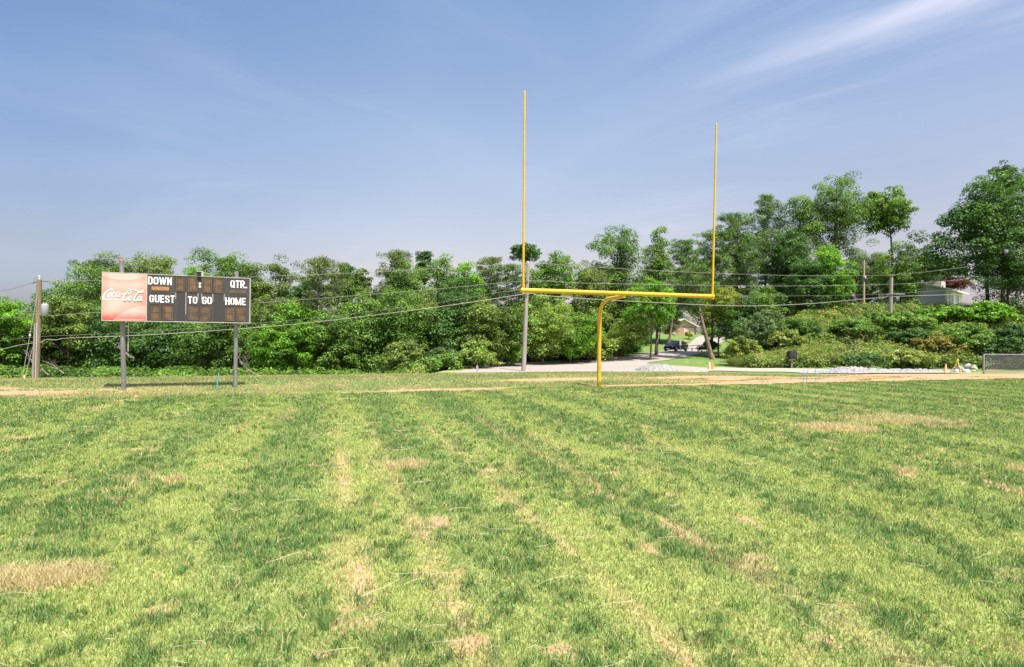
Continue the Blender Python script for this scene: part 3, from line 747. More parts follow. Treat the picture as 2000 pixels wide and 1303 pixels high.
# ---------------------------------------------------------------- small things on the field edge
CYAN = simple('cyan_paint', (.12, .42, .52), .5)
def stake(pt, pb, label, r=.016, depth=None):
    g = hit(*pb); T = P(pt[0], pt[1], g.y)
    mb = MB(); mb.box((0, 0, 0), (1, 1, 1)); 
    d = T - g
    mb = MB(); mb.tube([(0, 0, -.1), tuple(d)], [r, r * .95], 5); mb.tube([tuple(d), tuple(d * 1.02)], [r * .95, r * .4], 5)
    o = mb.build('marker_stake', CYAN); o.location = g; prop(o, label, 'stake', 'cyan marker stakes'); return o
stake((427.2, 731), (422.5, 759), 'leaning light blue stake beside the scoreboard', .02)
stake((1570, 723), (1569, 748), 'leftmost light blue stake in the clay strip right of the goal post')
stake((1578.4, 722), (1574.5, 748), 'leaning light blue stake in the middle of the three on the clay strip')
stake((1592.8, 721.5), (1593.6, 749), 'rightmost light blue stake of the three on the clay strip')

# ---------------------------------------------------------------- utility poles and lines
WOODP = simple('pole_wood', (.24, .175, .115), .9, scale=5, var=.35, bump=.4, stretch=(1, 1, .12))
WOODG = simple('pole_wood_grey', (.32, .27, .24), .9, scale=5, var=.22, bump=.4, stretch=(1, 1, .12))
LINE = simple('cable_pale', (.28, .25, .23), .6)
LINED = simple('cable_dark', (.20, .18, .18), .6)
TRAN = simple('transformer_grey', (.33, .33, .35), .45)
YA, YB, YC, YD, YE = 40.0, 43.5, 56.0, 76.0, 45.0
def pole(pt, pb, Y, r0, r1, label, mat, name='utility_pole'):
    T = P(pt[0], pt[1], Y); B = P(pb[0], pb[1], Y); d = (B - T)
    g = tz(B.x, Y); k = (g - .3 - T.z) / d.z; base = T + d * k
    e = empty(name, (base.x, Y, g), label, 'utility pole')
    mb = MB(); o = Vector((base.x, Y, g)); bs = [base.lerp(T, t) - o for t in (0, .33, .66, 1)]
    mb.tube(bs, [r0 + (r1 - r0) * t for t in (0, .33, .66, 1)], 14); mb.build('pole_shaft', mat, e)
    return e, T, base, o
pe, T, Bp, O = pole((77, 546), (71, 741), YA, .20, .155, 'brown wooden utility pole with a grey transformer left of the scoreboard', WOODP)
def rel(px, py, Y): return P(px, py, Y) - O
MB().tube([rel(63.5, 741, YA - .1) - Vector((0, 0, 3)), rel(69.5, 640, YA - .05), rel(70.5, 630, YA)], [.13, .10, .08], 12).build('stub_pole', WOODG, pe)
MB().tube([rel(68.3, 741, YA - .25) - Vector((0, 0, 3)), rel(72.2, 631, YA - .22)], .030, 8).build('riser_conduit', simple('conduit_white', (.50, .50, .50), .4), pe)
tr_ = MB(); c2 = rel(87.5, 617.5, YA - .05); tr_.lathe(tuple(c2), [(.20, 0), (.235, .03), (.235, .82), (.22, .86), (.12, .92), (.05, .93)], 18)
tro = tr_.build('transformer', TRAN, pe)
for dx in (-.1, .1): MB().lathe((c2.x + dx, c2.y, c2.z + .86), [(.02, 0), (.03, .04), (.018, .07), (.03, .10), (.01, .15)], 8).build('bushing', WHT, tro)
MB().box((c2.x - .3, c2.y, c2.z + .3), (.22, .08, .5)).build('bracket', STEEL, tro)
mb = MB(); mb.tube([rel(77, 547, YA), rel(77, 541, YA)], .03, 6); mb.lathe(tuple(rel(77, 541.5, YA)), [(.05, 0), (.065, .03), (.05, .07), (.02, .1)], 8); mb.build('insulator', WHT, pe)
for (a, Ya), (b_, Yb_) in ((((75.5, 560), YA), ((43, 741), 37)), (((64, 678), YA), ((48, 741), 38.5)), (((78.5, 690), YA), ((99, 739), 43))):
    q_ = rel(*b_, Yb_); q_.z = tz(q_.x + O.x, Yb_) - O.z - .05
    s0 = rel(*a, Ya); e_p = rel(*b_, Yb_); dd = (e_p - s0); kk = (q_.z - s0.z) / dd.z
    MB().tube([s0, s0 + dd * kk], .013, 5).build('guy_wire', LINE, pe)
MB().lathe(tuple(rel(58.5, 655, 39.4)), [(.02, -.12), (.055, -.05), (.055, .05), (.02, .12)], 8).build('strain_insulator', WHT, pe)
MB().tube([rel(63, 553, YA), rel(73.5, 549.5, YA)], .05, 6).build('strain_clamp', LINED, pe); MB().tube([rel(83, 549, YA), rel(95, 549.5, YA)], .05, 6).build('strain_clamp', LINED, pe)
MB().tube(cat([tuple(rel(65, 553, YA)), tuple(rel(69, 543, YA)), tuple(rel(76, 540.5, YA)), tuple(rel(88, 544, YA)), tuple(rel(93, 550, YA))], 4), .014, 4).build('jumper_wire', LINED, pe)
# yellow guard at the foot of the guy wire
MB().tube([rel(46.5, 741, 38.4) - Vector((0, 0, .3)), rel(47.8, 733, 38.5)], .05, 8).build('guy_guard', simple('guard_yellow', (.70, .55, .12), .5), pe)

pb_, TB, BB, OB = pole((1031.3, 515), (1022.5, 727), YB, .19, .14, 'pale grey wooden utility pole standing at the road behind the goal post', WOODG)
mb = MB(); mb.tube([TB - OB, TB - OB + Vector((0, 0, .14))], .02, 6); mb.lathe(tuple(TB - OB + Vector((0, 0, .1))), [(.04, 0), (.06, .03), (.05, .07), (.02, .1)], 8); mb.build('insulator', WHT, pb_)
for py in (548.5, 575.5):
    c2 = P(1031.3 - 8.8 * (py - 515) / 212, py, YB - .16) - OB; MB().box(tuple(c2), (.14, .12, .12)).build('line_clamp', STEEL, pb_)
pc_, TC, BC, OC = pole((1741, 536.5), (1739, 612), YC, .19, .165, 'thick grey utility pole on the bank left of the grey siding house', WOODG)
mb = MB(); mb.box(tuple(P(1741, 537.2, YC - .2) - OC), (.75, .1, .09)); mb.build('crosspiece', WOODP, pc_)
MB().box(tuple(P(1745, 574.5, YC - .2) - OC), (1.5, .1, .09)).build('crosspiece', STEEL, pc_)
MB().tube([P(1747, 574, YC - .22) - OC, P(1767, 575, YC + .1) - OC], .06, 8).build('splice_case', LINED, pc_)
MB().box(tuple(P(1751.5, 582.5, YC - .1) - OC), (.34, .3, .24), 0, .02).build('terminal_box', STEEL, pc_)
s0 = P(1736, 589, YC) - OC; MB().tube([s0, P(1728, 612, YC + 1) - OC], .025, 5).build('guy_wire', LINE, pc_)
pd_, TD, BD, OD = pole((1687.2, 508), (1687, 615), YD, .16, .12, 'slender tan utility pole with crossing wires among the trees on the right', simple('pole_tan', (.50, .40, .27), .9, scale=5, var=.2, stretch=(1, 1, .12)))
MB().lathe(tuple(P(1689, 546, YD - .1) - OD), [(.17, 0), (.19, .03), (.19, .42), (.1, .5)], 12).build('transformer', TRAN, pd_)
for a, b_ in (((1686, 516), (1666, 560)), ((1687, 541), (1671, 567)), ((1686, 553), (1668, 583)), ((1688.5, 516), (1702, 549)), ((1688.5, 540), (1697, 551))):
    MB().tube([P(*a, YD) - OD, P(*b_, YD + 3) - OD], .026, 4).build('guy_wire', LINE, pd_)
pf_, TF, BF, OF = pole((1520.5, 560), (1521, 600), 74, .2, .18, 'dark bare pole standing between the trees left of the slender tan pole', BARK) 

def wire(pts, r, label, mat=LINE, group=None):
    ps = [P(a, b_, c2) for a, b_, c2 in pts]
    o0 = ps[0]; cs = cat([tuple(p_ - o0) for p_ in ps], 8)
    mb = MB(); mb.tube([Vector(c2) for c2 in cs], r, 5); o = mb.build('power_line', mat); o.location = o0
    return prop(o, label, 'power line', group)
def Yw(px):        # the line route bends at each pole
    xs_ = [-60, 75, 1028, 1740, 2060]; yy = [41, YA, YB, YC, 62]
    # distance is not linear in the picture: interpolate 1/Y
    return 1 / np.interp(px, xs_, [1 / v for v in yy])
def route(pl): return [(x, y, float(Yw(x))) for x, y in pl]
wire(route([(-40, 574), (20, 565), (72, 549.5)]), .02, 'dark wire running from the left edge to the top of the transformer pole', LINED)
wire(route([(82, 549), (200, 548), (330, 546), (500, 540.5), (700, 533), (860, 524), (1031, 515), (1120, 519), (1250, 527), (1400, 534), (1560, 538.5), (1690, 538.5), (1741, 537), (1810, 531), (1900, 520), (2060, 499)]),
     .016, 'topmost thin wire running from pole top to pole top', LINE)
wire(route([(-40, 624), (78, 618), (180, 611), (300, 605), (500, 592), (700, 577), (860, 564), (1029.5, 549), (1140, 553), (1400, 558), (1560, 558.5), (1740, 555.5), (1850, 549), (1900, 544.5), (2060, 537)]),
     .016, 'second wire from the top, passing just above the goal crossbar', LINE)
wire(route([(-40, 672), (74, 658), (250, 650), (450, 636), (650, 617), (850, 592), (1028, 565), (1150, 572), (1400, 578), (1560, 578), (1700, 575.5), (1745, 574), (1850, 567), (2060, 556)]),
     .013, 'faint thin wire hanging just above the thick cable', LINED)
wire(route([(-40, 689), (0, 683), (40, 674), (66, 670), (80, 668.5), (92, 663), (110, 664), (135, 660.5), (260, 655.5), (420, 646), (600, 631), (800, 607), (930, 589), (1027, 574), (1045, 575.5), (1062, 577.5), (1200, 587), (1400, 596.5), (1500, 597), (1600, 592), (1700, 583), (1722, 582), (1741, 579.5), (1850, 576), (1900, 575), (2060, 564)]),
     .025, 'thick pale cable, lowest and heaviest line crossing the whole view', simple('cable_bundle', (.36, .32, .28), .6))

# ---------------------------------------------------------------- roadside things
BLK = simple('black_plastic', (.022, .022, .026), .4)
def cone(px, pb, hpx, label, mat, tilt=0):
    g = hit(px, pb, 30); g.z += .04; s_ = hpx / F * g.y / .72
    e = empty('traffic_cone', g, label, 'traffic cone', 'traffic cones beside the drive')
    mb = MB(); mb.box((0, 0, .02 * s_), (.36 * s_, .36 * s_, .04 * s_), .3, .01); mb.build('cone_base', mat, e)
    mb = MB(); mb.lathe((0, 0, .04 * s_), [(.135 * s_, 0), (.125 * s_, .02 * s_), (.030 * s_, .68 * s_), (.026 * s_, .69 * s_)], 20); mb.build('cone_body', mat, e)
    return e, s_
ORG = simple('cone_orange', (.85, .23, .04), .5, var=.08); ORF = simple('cone_faded', (.74, .40, .22), .7, var=.12)
e, s_ = cone(1385, 722.5, 15, 'white and orange cone left of a plain orange cone by the drive', ORG)
mb = MB(); mb.lathe((.035, -.02, .06), [(.12 * s_, 0), (.05 * s_, .5 * s_), (.028 * s_, .64 * s_)], 16); mb.build('white_sleeve', WHT, e)
MB().tube([(0, 0, .66 * s_), (-.03, 0, .9 * s_)], .008, 5).build('wire_flag', BLK, e)
cone(1391.8, 722.5, 14.5, 'plain orange cone standing right of the white and orange cone', ORG)
cone(1847, 729.5, 17.5, 'faded orange cone beside the yellow tripod on the gravel', ORF)
# mailbox
g = hit(1546, 719.5, 30); mbx = empty('mailbox', g, 'black mailbox on a wooden post in front of the weedy bank', 'mailbox'); k = g.y / F
MB().box((0, 0, .42), (.13, .13, 1.1)).build('wooden_post', WOODG, mbx)
mb = MB(); w_ = 14.5 * k; h_ = 13.5 * k; prof = [(-w_ / 2, 0), (w_ / 2, 0), (w_ / 2, h_ * .78), (w_ * .38, h_ * .97), (0, h_), (-w_ * .38, h_ * .97), (-w_ / 2, h_ * .78)]
zz = 21 * k; vs = [(x, -.28, zz + z) for x, z in prof] + [(x, .28, zz + z) for x, z in prof]; n_ = len(prof)
mb.add(vs, [tuple(range(n_)), tuple(range(2 * n_ - 1, n_ - 1, -1))] + [(i + n_, (i + 1) % n_ + n_, (i + 1) % n_, i) for i in range(n_)]); mb.build('box_body', BLK, mbx)
mb = MB(); mb.box((-.1, -.29, zz + h_ * .5), (.2, .02, h_ * .78), 0, .008); mb.box((.13, -.29, zz + h_ * .5), (.16, .02, h_ * .78), 0, .008); mb.build('door', simple('black_door', (.035, .035, .04), .35), mbx)
MB().box((0, 0, zz - .05), (.3, .3, .09)).build('bracket', BLK, mbx)
# small sign near the end of the road
g = hit(932, 727.5, 30); sg = empty('road_marker', g, 'tiny grey marker sign at the left end of the road', 'sign'); k = g.y / F
MB().box((0, 0, .25), (.05, .05, .8)).build('marker_post', STEEL, sg); MB().box((0, -.04, 9.5 * k), (4.2 * k, .03, 7 * k), 0, .008).build('plate', simple('plate_grey', (.34, .32, .31), .6), sg)
# pedestal / posts before the car
g = hit(1328.5, 693, 40); sg = empty('sign_post', g, 'narrow grey sign post standing in front of the parked dark car', 'sign'); k = g.y / F
MB().box((0, 0, 14 * k), (1.2 * k, .05, 30 * k)).build('post', STEEL, sg); MB().box((0, -.04, 23.5 * k), (3.6 * k, .03, 10 * k), 0, .01).build('plate', simple('plate_pale', (.52, .53, .52), .5), sg)
g = hit(1351.5, 691, 40); mb = MB(); k = g.y / F; mb.box((0, 0, 5.5 * k), (.11, .11, 11 * k), 0, .02); mb.box((0, 0, 11.3 * k), (.14, .14, .08)); o = mb.build('bollard', WHT); o.location = g; prop(o, 'short white post on the verge right of the parked dark car', 'post')
g = hit(1379.5, 690, 40); mb = MB(); mb.box((0, 0, 8 * k), (.09, .09, 17 * k), 0, .01); mb.box((0, 0, 16.7 * k), (.11, .11, .06)); o = mb.build('wooden_stake', simple('lath', (.60, .48, .25), .8)); o.location = g; prop(o, 'tan wooden stake left of the leaning pine trunk', 'stake')
# gate rail across the side drive
g = hit(1366, 688, 40); gt = empty('pipe_gate', g, 'thin dark pipe gate between the sign post and the leaning pine', 'gate'); k = g.y / F
a_, b_ = P(1336, 676.5, g.y) - g, P(1371, 674, g.y + 1) - g
MB().tube([a_, b_], .045, 6).build('rail', BLK, gt); MB().tube([a_ - Vector((0, 0, .35)), b_ - Vector((0, 0, .5))], .03, 6).build('rail', BLK, gt)
MB().tube([b_ + Vector((0, 0, .1)), b_ - Vector((0, 0, 1.3))], .06, 6).build('gate_post', BLK, gt)
# yellow survey tripod
g = hit(1868, 730, 30); tp_ = empty('survey_tripod', g, 'yellow legged tripod stand on the gravel left of the rubble', 'tripod'); k = g.y / F
YP = simple('tripod_yellow', (.82, .58, .03), .45)
head = Vector((.06, 0, 24.5 * k))
for (x, y, mt) in ((-9 * k, -.1, simple('leg_dirty', (.28, .20, .10), .7)), (3.4 * k, -.25, YP), (1 * k, .5, YP)):
    mb = MB(); mb.tube([(x, y, -.03), head], [.02, .022], 6); mb.build('leg', mt, tp_)
MB().lathe(tuple(head - Vector((0, 0, .06))), [(.03, 0), (.05, .04), (.05, .14), (.03, .18)], 10).build('head', YP, tp_)

# rubble: angular broken concrete chunks
def rock(cx, cy, cz, s_, seed, mat, label, flat=.8, group='broken concrete chunks by the fence'):
    import bmesh
    bm = bmesh.new(); bmesh.ops.create_icosphere(bm, subdivisions=2, radius=1); rg = random.Random(seed)
    pl = [(Vector((rg.uniform(-1, 1), rg.uniform(-1, 1), rg.uniform(-1, 1))).normalized(), rg.uniform(.38, .7)) for _ in range(13)]
    for v in bm.verts:
        for n_, d in pl:
            k_ = v.co.dot(n_)
            if k_ > d: v.co -= n_ * (k_ - d)
        v.co += Vector((rg.uniform(-1, 1), rg.uniform(-1, 1), rg.uniform(-1, 1))) * .025
        v.co.x *= s_[0]; v.co.y *= s_[1]; v.co.z *= s_[2]
    me = bpy.data.meshes.new('rock'); bm.to_mesh(me); bm.free(); me.materials.append(mat)
    o = bpy.data.objects.new('rock', me); COL.objects.link(o); o.location = (cx, cy, cz); o.rotation_euler = (rg.uniform(-.4, .4), rg.uniform(-.4, .4), rg.uniform(0, 3))
    return prop(o, label, 'rock', group)
RCK = simple('broken_concrete', (.42, .40, .40), .85, scale=5, var=.2, bump=.8); RCT = simple('clay_block', (.52, .40, .28), .9, scale=5, var=.25, bump=.8)
gr = hit(1885, 727, 30); k = gr.y / F
for px, dz, s3, mt, lb in ((1877, 6, (5.5, 5, 6.5), RCK, 'tall white rubble chunk right of the yellow tripod'), (1884, 3.5, (8, 5, 4), RCK, 'long sloping white chunk at the front of the rubble'),
                           (1889, 10, (5.5, 4, 5), RCK, 'topmost grey white chunk of the rubble pile'), (1901.5, 3.5, (3.2, 3, 2.2), RCK, 'small white chunk at the right foot of the rubble'),
                           (1904, 9, (7, 5, 4.2), RCT, 'tan blocky chunk right of the white rubble'), (1868, 3, (4.5, 4, 3), RCK, 'low white chunk behind the tripod legs')):
    q_ = P(px, 729, gr.y - (.1 if dz > 5 else .7)); rock(q_.x, q_.y, gr.z + dz * k, [v * k * 1.6 for v in s3], px, mt, lb)
# gravel heaps
def heap(px0, px1, pyb, hpx, label, seed, prof=None, mat=None, depth=2.2):
    a = hit(px0, pyb, 30); b_ = hit(px1, pyb, 30); c2 = (a + b_) / 2; Lh = (b_ - a).length / 2; hh = hpx / F * c2.y
    nx, ny = 260, 70; xs_ = np.linspace(-1, 1, nx); ys_ = np.linspace(-1, 1, ny); X, Y = np.meshgrid(xs_, ys_)
    rr = np.clip(1 - np.abs(X) ** 2.2, 0, 1) * np.clip(1 - Y ** 2, 0, 1); pr = prof(X) if prof is not None else 1
    Z = hh * rr ** .8 * pr * (.85 + .3 * fbm(X * 4 + seed, Y * 3, 5)) + .15 * (vn(X * Lh / .14, Y * depth / .14, seed) ** 2 - .3) * (rr > .02)
    wx = c2.x + X * Lh; wy = c2.y + .3 + Y * depth; Zt = terrain(wx, wy) + Z + .03
    V = np.stack([X * Lh, Y * depth + .3, Zt - c2.z], -1).reshape(-1, 3)
    idx = np.arange(nx * ny).reshape(ny, nx); fi = np.stack([idx[:-1, :-1], idx[:-1, 1:], idx[1:, 1:], idx[1:, :-1]], -1).reshape(-1)
    o = fastmesh('gravel_pile', V, 0, fi, np.full(len(fi) // 4, 4), mat, smooth=False); o.location = c2; return prop(o, label, 'gravel pile')
GRV = simple('crushed_stone', (.275, .26, .245), .95, scale=7, var=.5, bump=1)
heap(1248, 1322, 724.5, 12, 'low rounded heap of pale gravel on the road right of the goal post', 3, None, GRV, 2.0)
heap(1628, 1868, 727.5, 15, 'long low ridge of pale gravel along the foot of the weedy bank', 9, lambda X: .42 + .62 * np.exp(-((X + .55) / .3) ** 2), GRV, 1.8)
# chain link fence
fa = hit(1921, 733.5, 30); fz = fa.y; k = fz / F
fe = empty('chain_link_fence', fa, 'grey chain link fence at the right edge beside the rubble', 'fence')
FG = simple('fence_galvanised', (.30, .30, .31), .5, .4); hgt = 38 * k; dirf = Vector((1, -.06, 0)).normalized(); LF = 7.5
def fp(t, z): 
    p_ = dirf * t; return (p_.x, p_.y, z + tz(fa.x + p_.x, fa.y + p_.y) - fa.z)
for t in (0, 3.0, 6.0): MB().tube([fp(t, -.2), fp(t, hgt + .03)], .045 if t == 0 else .035, 8).build('fence_post', FG, fe)
MB().tube([fp(t, hgt) for t in (0, 2, 4, LF)], .024, 6).build('top_rail', FG, fe)
mb = MB(); pit = .17; zz = .05
t = -hgt
while t < LF:
    for s_ in (1, -1):
        t0, t1 = (t, t + hgt); za, zb2 = (0.03, hgt)
        if t0 < 0: za = .03 - t0 * 1; t0 = 0
        if t1 > LF: zb2 = hgt - (t1 - LF); t1 = LF
        if t1 - t0 < .05: continue
        pa = (t0, za) if s_ > 0 else (t0, hgt - za + .03); pb2 = (t1, zb2) if s_ > 0 else (t1, hgt - zb2 + .03)
        mb.tube([fp(*pa), fp((pa[0] + pb2[0]) / 2, (pa[1] + pb2[1]) / 2), fp(*pb2)], .012, 3, cap=False)
    t += pit
mb.build('wire_mesh', FG, fe)
# ---------------------------------------------------------------- parked car
g = hit(1320, 686.5, 50); g.y = min(g.y, 84); g.x = unroll(1320, 686.5)[0] / F * g.y; g.z = tz(g.x, g.y) + .05
car = empty('parked_car', g, 'dark grey hatchback parked on the road in front of the brick house', 'car', rz=R(-137))
PAINT, nt, b = newmat('car_paint_dark'); b.inputs['Base Color'].default_value = (.020, .021, .028, 1); b.inputs['Roughness'].default_value = .22; b.inputs['Coat Weight'].default_value = .6; b.inputs['Metallic'].default_value = .3
GLS, nt, b = newmat('car_glass'); b.inputs['Base Color'].default_value = (.02, .03, .03, 1); b.inputs['Roughness'].default_value = .06
TYR = simple('tyre', (.02, .02, .02), .8); RIM = simple('rim', (.40, .40, .42), .35, .8); LGT = simple('lamp_clear', (.75, .75, .78), .15); RED = simple('lamp_red', (.45, .02, .02), .25)
def loft(secs, mat, name, parent):      # sections along x: (x, halfwidth, z0, z1, roundness)
    mb = MB(); n_ = 16; vs = []
    for (x, hw, za, zb, e) in secs:
        for k in range(n_):
            a = 2 * math.pi * (k + .5) / n_; ca, sa = math.cos(a), math.sin(a)
            vs.append((x, hw * math.copysign(abs(ca) ** e, ca), (za + zb) / 2 + (zb - za) / 2 * math.copysign(abs(sa) ** e, sa)))
    m_ = len(secs)
    mb.add(vs, [(i * n_ + k, i * n_ + (k + 1) % n_, (i + 1) * n_ + (k + 1) % n_, (i + 1) * n_ + k) for i in range(m_ - 1) for k in range(n_)], True)
    mb.add(vs[:n_], [tuple(range(n_))]); mb.add(vs[-n_:], [tuple(range(n_ - 1, -1, -1))]); return mb.build(name, mat, parent)
loft([(2.16, .62, .34, .66, .5), (2.10, .76, .24, .78, .45), (1.9, .84, .2, .86, .4), (1.2, .89, .2, .97, .38), (.7, .9, .2, 1.02, .38), (-.6, .9, .2, 1.04, .38), (-1.6, .89, .22, 1.05, .4), (-2.0, .84, .26, 1.03, .42), (-2.12, .74, .36, .95, .45)], PAINT, 'body', car)
loft([(1.12, .60, .93, 1.0, .5), (.45, .70, .93, 1.36, .45), (.15, .71, .93, 1.46, .45), (-.9, .70, .93, 1.47, .45), (-1.5, .66, .93, 1.36, .45), (-1.98, .60, .93, 1.02, .5)], GLS, 'window_band', car)
loft([(.30, .62, 1.40, 1.475, .6), (.0, .665, 1.41, 1.51, .6), (-.9, .66, 1.41, 1.515, .6), (-1.55, .60, 1.34, 1.44, .6)], PAINT, 'roof', car)
for s_ in (-1, 1):
    for pts in ([(1.12, .62, .99), (.36, .70, 1.42)], [(-.35, .74, .98), (-.35, .70, 1.45)], [(-1.9, .64, 1.02), (-1.5, .66, 1.40)]):
        MB().tube([(x, s_ * y, z) for x, y, z in pts], .035, 6).build('pillar', PAINT, car)
    MB().box((.78, s_ * .98, 1.05), (.14, .2, .13), 0, .03).build('wing_mirror', PAINT, car)
    MB().box((2.04, s_ * .60, .68), (.18, .30, .13), s_ * -.35, .03).build('headlight', LGT, car)
    MB().box((-2.05, s_ * .66, .84), (.12, .24, .18), 0, .03).build('tail_light', RED, car)
    for x in (1.36, -1.30):
        mb = MB(); mb.lathe((0, 0, -.11), [(.22, 0), (.31, 0), (.33, .03), (.33, .19), (.31, .22), (.22, .22)], 22)
        mb.v = [(x + a, s_ * .80 + c2, .33 + b_) for a, b_, c2 in mb.v]; w_ = mb.build('wheel', TYR, car)
        mb = MB(); mb.lathe((0, 0, 0), [(.22, 0), (.21, .03), (.05, .045)], 16); mb.v = [(x + a, s_ * (.905 + c2), .33 + b_) for a, b_, c2 in mb.v]; mb.build('rim', RIM, w_)
MB().box((2.125, 0, .52), (.06, .9, .17), 0, .02).build('grille', BLK, car)
MB().box((2.16, 0, .36), (.03, .5, .11)).build('number_plate', simple('plate_blank', (.6, .6, .6), .5), car)

# ---------------------------------------------------------------- houses
def brickmat(name, c1, c2, mortar, sx=4.5, siding=False):
    m, nt, b = newmat(name); t = N(nt, 'ShaderNodeTexCoord')
    if siding:
        w_ = N(nt, 'ShaderNodeTexWave'); w_.wave_type = 'BANDS'; w_.bands_direction = 'Z'; w_.wave_profile = 'SAW'; w_.inputs['Scale'].default_value = sx
        nt.links.new(t.outputs['Object'], w_.inputs[0]); rp = N(nt, 'ShaderNodeValToRGB'); rp.color_ramp.elements[0].color = list(c1) + [1]; rp.color_ramp.elements[1].color = list(c2) + [1]
        rp.color_ramp.elements[1].position = .25
        nt.links.new(w_.outputs[1], rp.inputs[0]); nt.links.new(rp.outputs[0], b.inputs['Base Color'])
        bu = N(nt, 'ShaderNodeBump'); bu.inputs['Distance'].default_value = .03; nt.links.new(w_.outputs[1], bu.inputs['Height']); nt.links.new(bu.outputs[0], b.inputs['Normal'])
    else:
        mp = N(nt, 'ShaderNodeMapping'); mp.inputs['Rotation'].default_value = (R(90), 0, 0); nt.links.new(t.outputs['Object'], mp.inputs[0])
        br = N(nt, 'ShaderNodeTexBrick'); br.inputs['Scale'].default_value = sx; br.inputs['Color1'].default_value = list(c1) + [1]; br.inputs['Color2'].default_value = list(c2) + [1]; br.inputs['Mortar'].default_value = list(mortar) + [1]
        nt.links.new(mp.outputs[0], br.inputs[0]); nt.links.new(br.outputs[0], b.inputs['Base Color'])
    b.inputs['Roughness'].default_value = .85; return m
BRK = brickmat('brick', (.42, .20, .13), (.50, .27, .18), (.5, .42, .36)); SHG = simple('shingle_tan', (.50, .36, .29), .9, scale=12, var=.25)
SHGR = simple('shingle_grey', (.27, .24, .25), .9, scale=12, var=.2)
SIDG = brickmat('siding_grey', (.43, .42, .53), (.62, .60, .74), None, 1.05, True); SIDW = brickmat('siding_white', (.55, .54, .50), (.78, .77, .72), None, 1.05, True)
TRIM = simple('trim_white', (.80, .79, .76), .5); WGL, nt, b = newmat('window_glass'); b.inputs['Base Color'].default_value = (.045, .055, .06, 1); b.inputs['Roughness'].default_value = .08
DOORP = simple('garage_door_pinkish', (.68, .52, .45), .6, scale=4, var=.08)
YH = 106.0; KH = YH / F
hA = P(1334, 657, YH); hA.z = tz(hA.x, hA.y) - .1
za = P(1334, 657, YH).z; 
hs = empty('brick_house', hA, 'brick house with pinkish garage doors and a tan roof behind the parked car', 'house')
GW = 2.75; EH = P(1334, 637.5, YH).z - hA.z; AH = P(1334, 622.5, YH).z - hA.z
mb = MB(); mb.box((0, 3, EH / 2 - .2), (GW * 2 - .3, 6, EH + .4)); wl = mb.build('wall', BRK, hs)
mb = MB(); mb.box((-7.4, 5.2, EH / 2 - .2), (9.4, 7, EH + .4)); mb.build('wall', BRK, hs)
mb = MB(); g0 = GW - .15; mb.add([(-g0, .002, EH), (g0, .002, EH), (0, .002, AH - .15), (-g0, .2, EH), (g0, .2, EH), (0, .2, AH - .15)], [(0, 1, 2), (5, 4, 3), (0, 3, 4, 1)]); mb.build('gable', simple('gable_cream', (.66, .55, .46), .7), hs)
def slab(mb, pts, th): 
    vs = [Vector(p) for p in pts]; nrm = (vs[1] - vs[0]).cross(vs[2] - vs[0]).normalized()
    if nrm.z < 0: vs.reverse(); nrm = -nrm
    n_ = len(vs); mb.add(vs + [v - nrm * th for v in vs], [tuple(range(n_)), tuple(range(2 * n_ - 1, n_ - 1, -1))] + [(i + n_, (i + 1) % n_ + n_, (i + 1) % n_, i) for i in range(n_)])
mb = MB(); slab(mb, [(-GW - .25, -.5, EH - .08), (0, -.5, AH), (0, 7, AH), (-GW - .25, 7, EH - .08)], .14); slab(mb, [(GW + .25, -.5, EH - .08), (0, -.5, AH - .002), (0, 7, AH - .002), (GW + .25, 7, EH - .08)], .14); mb.build('roof', SHG, hs)
mb = MB(); slab(mb, [(-12.6, 1.2, EH - .05), (-2.4, 1.2, EH - .05), (-2.4, 5.2, EH + 3.6), (-12.6, 5.2, EH + 3.6)], .14); slab(mb, [(-12.6, 9.2, EH - .05), (-2.4, 9.2, EH - .05), (-2.4, 5.2, EH + 3.598), (-12.6, 5.2, EH + 3.598)], .14); mb.build('roof', SHG, hs)
mb = MB(); mb.tube([(-GW - .25, -.53, EH - .12), (0, -.53, AH - .06), (GW + .25, -.53, EH - .12)], .09, 4, smooth=False); mb.build('bargeboard', TRIM, hs)
for x, w_ in ((-1.95, 1.25), (1.15, 2.1)):
    MB().box((x, -.02, EH * .42), (w_, .08, EH * .84), 0, .01).build('garage_door', DOORP, hs)
MB().box((-4.6, 1.66, EH * .42), (2.1, .08, EH * .84), 0, .01).build('garage_door', DOORP, hs)

def house_frame(name, K, ang, label): return empty(name, K, label, 'house', rz=ang)
# grey siding house up on the bank. local x runs back along the white front, y along the grey gable end
KB = P(1847.5, 600, 70); KB.z = tz(KB.x, KB.y) - .5
hb_ = house_frame('siding_house', KB, R(39.4), 'grey siding house with a white front and paired windows on top of the bank')
ze = P(1847, 563.5, 70).z - KB.z; GWd = 7.6; za2 = ze + 1.42
mb = MB(); mb.box((4.5, GWd / 2, ze / 2 - .5), (8.9, GWd, ze + 1)); mb.build('wall', SIDW, hb_)
mb = MB(); mb.add([(-.03, .0, -1), (-.03, GWd, -1), (-.03, GWd, ze), (-.03, GWd / 2, za2 - .1), (-.03, 0, ze)] + [(.03, .0, -1), (.03, GWd, -1), (.03, GWd, ze), (.03, GWd / 2, za2 - .1), (.03, 0, ze)], [(4, 3, 2, 1, 0), (5, 6, 7, 8, 9), (0, 5, 9, 4), (4, 9, 8, 3), (3, 8, 7, 2)]); mb.build('gable_wall', SIDG, hb_)
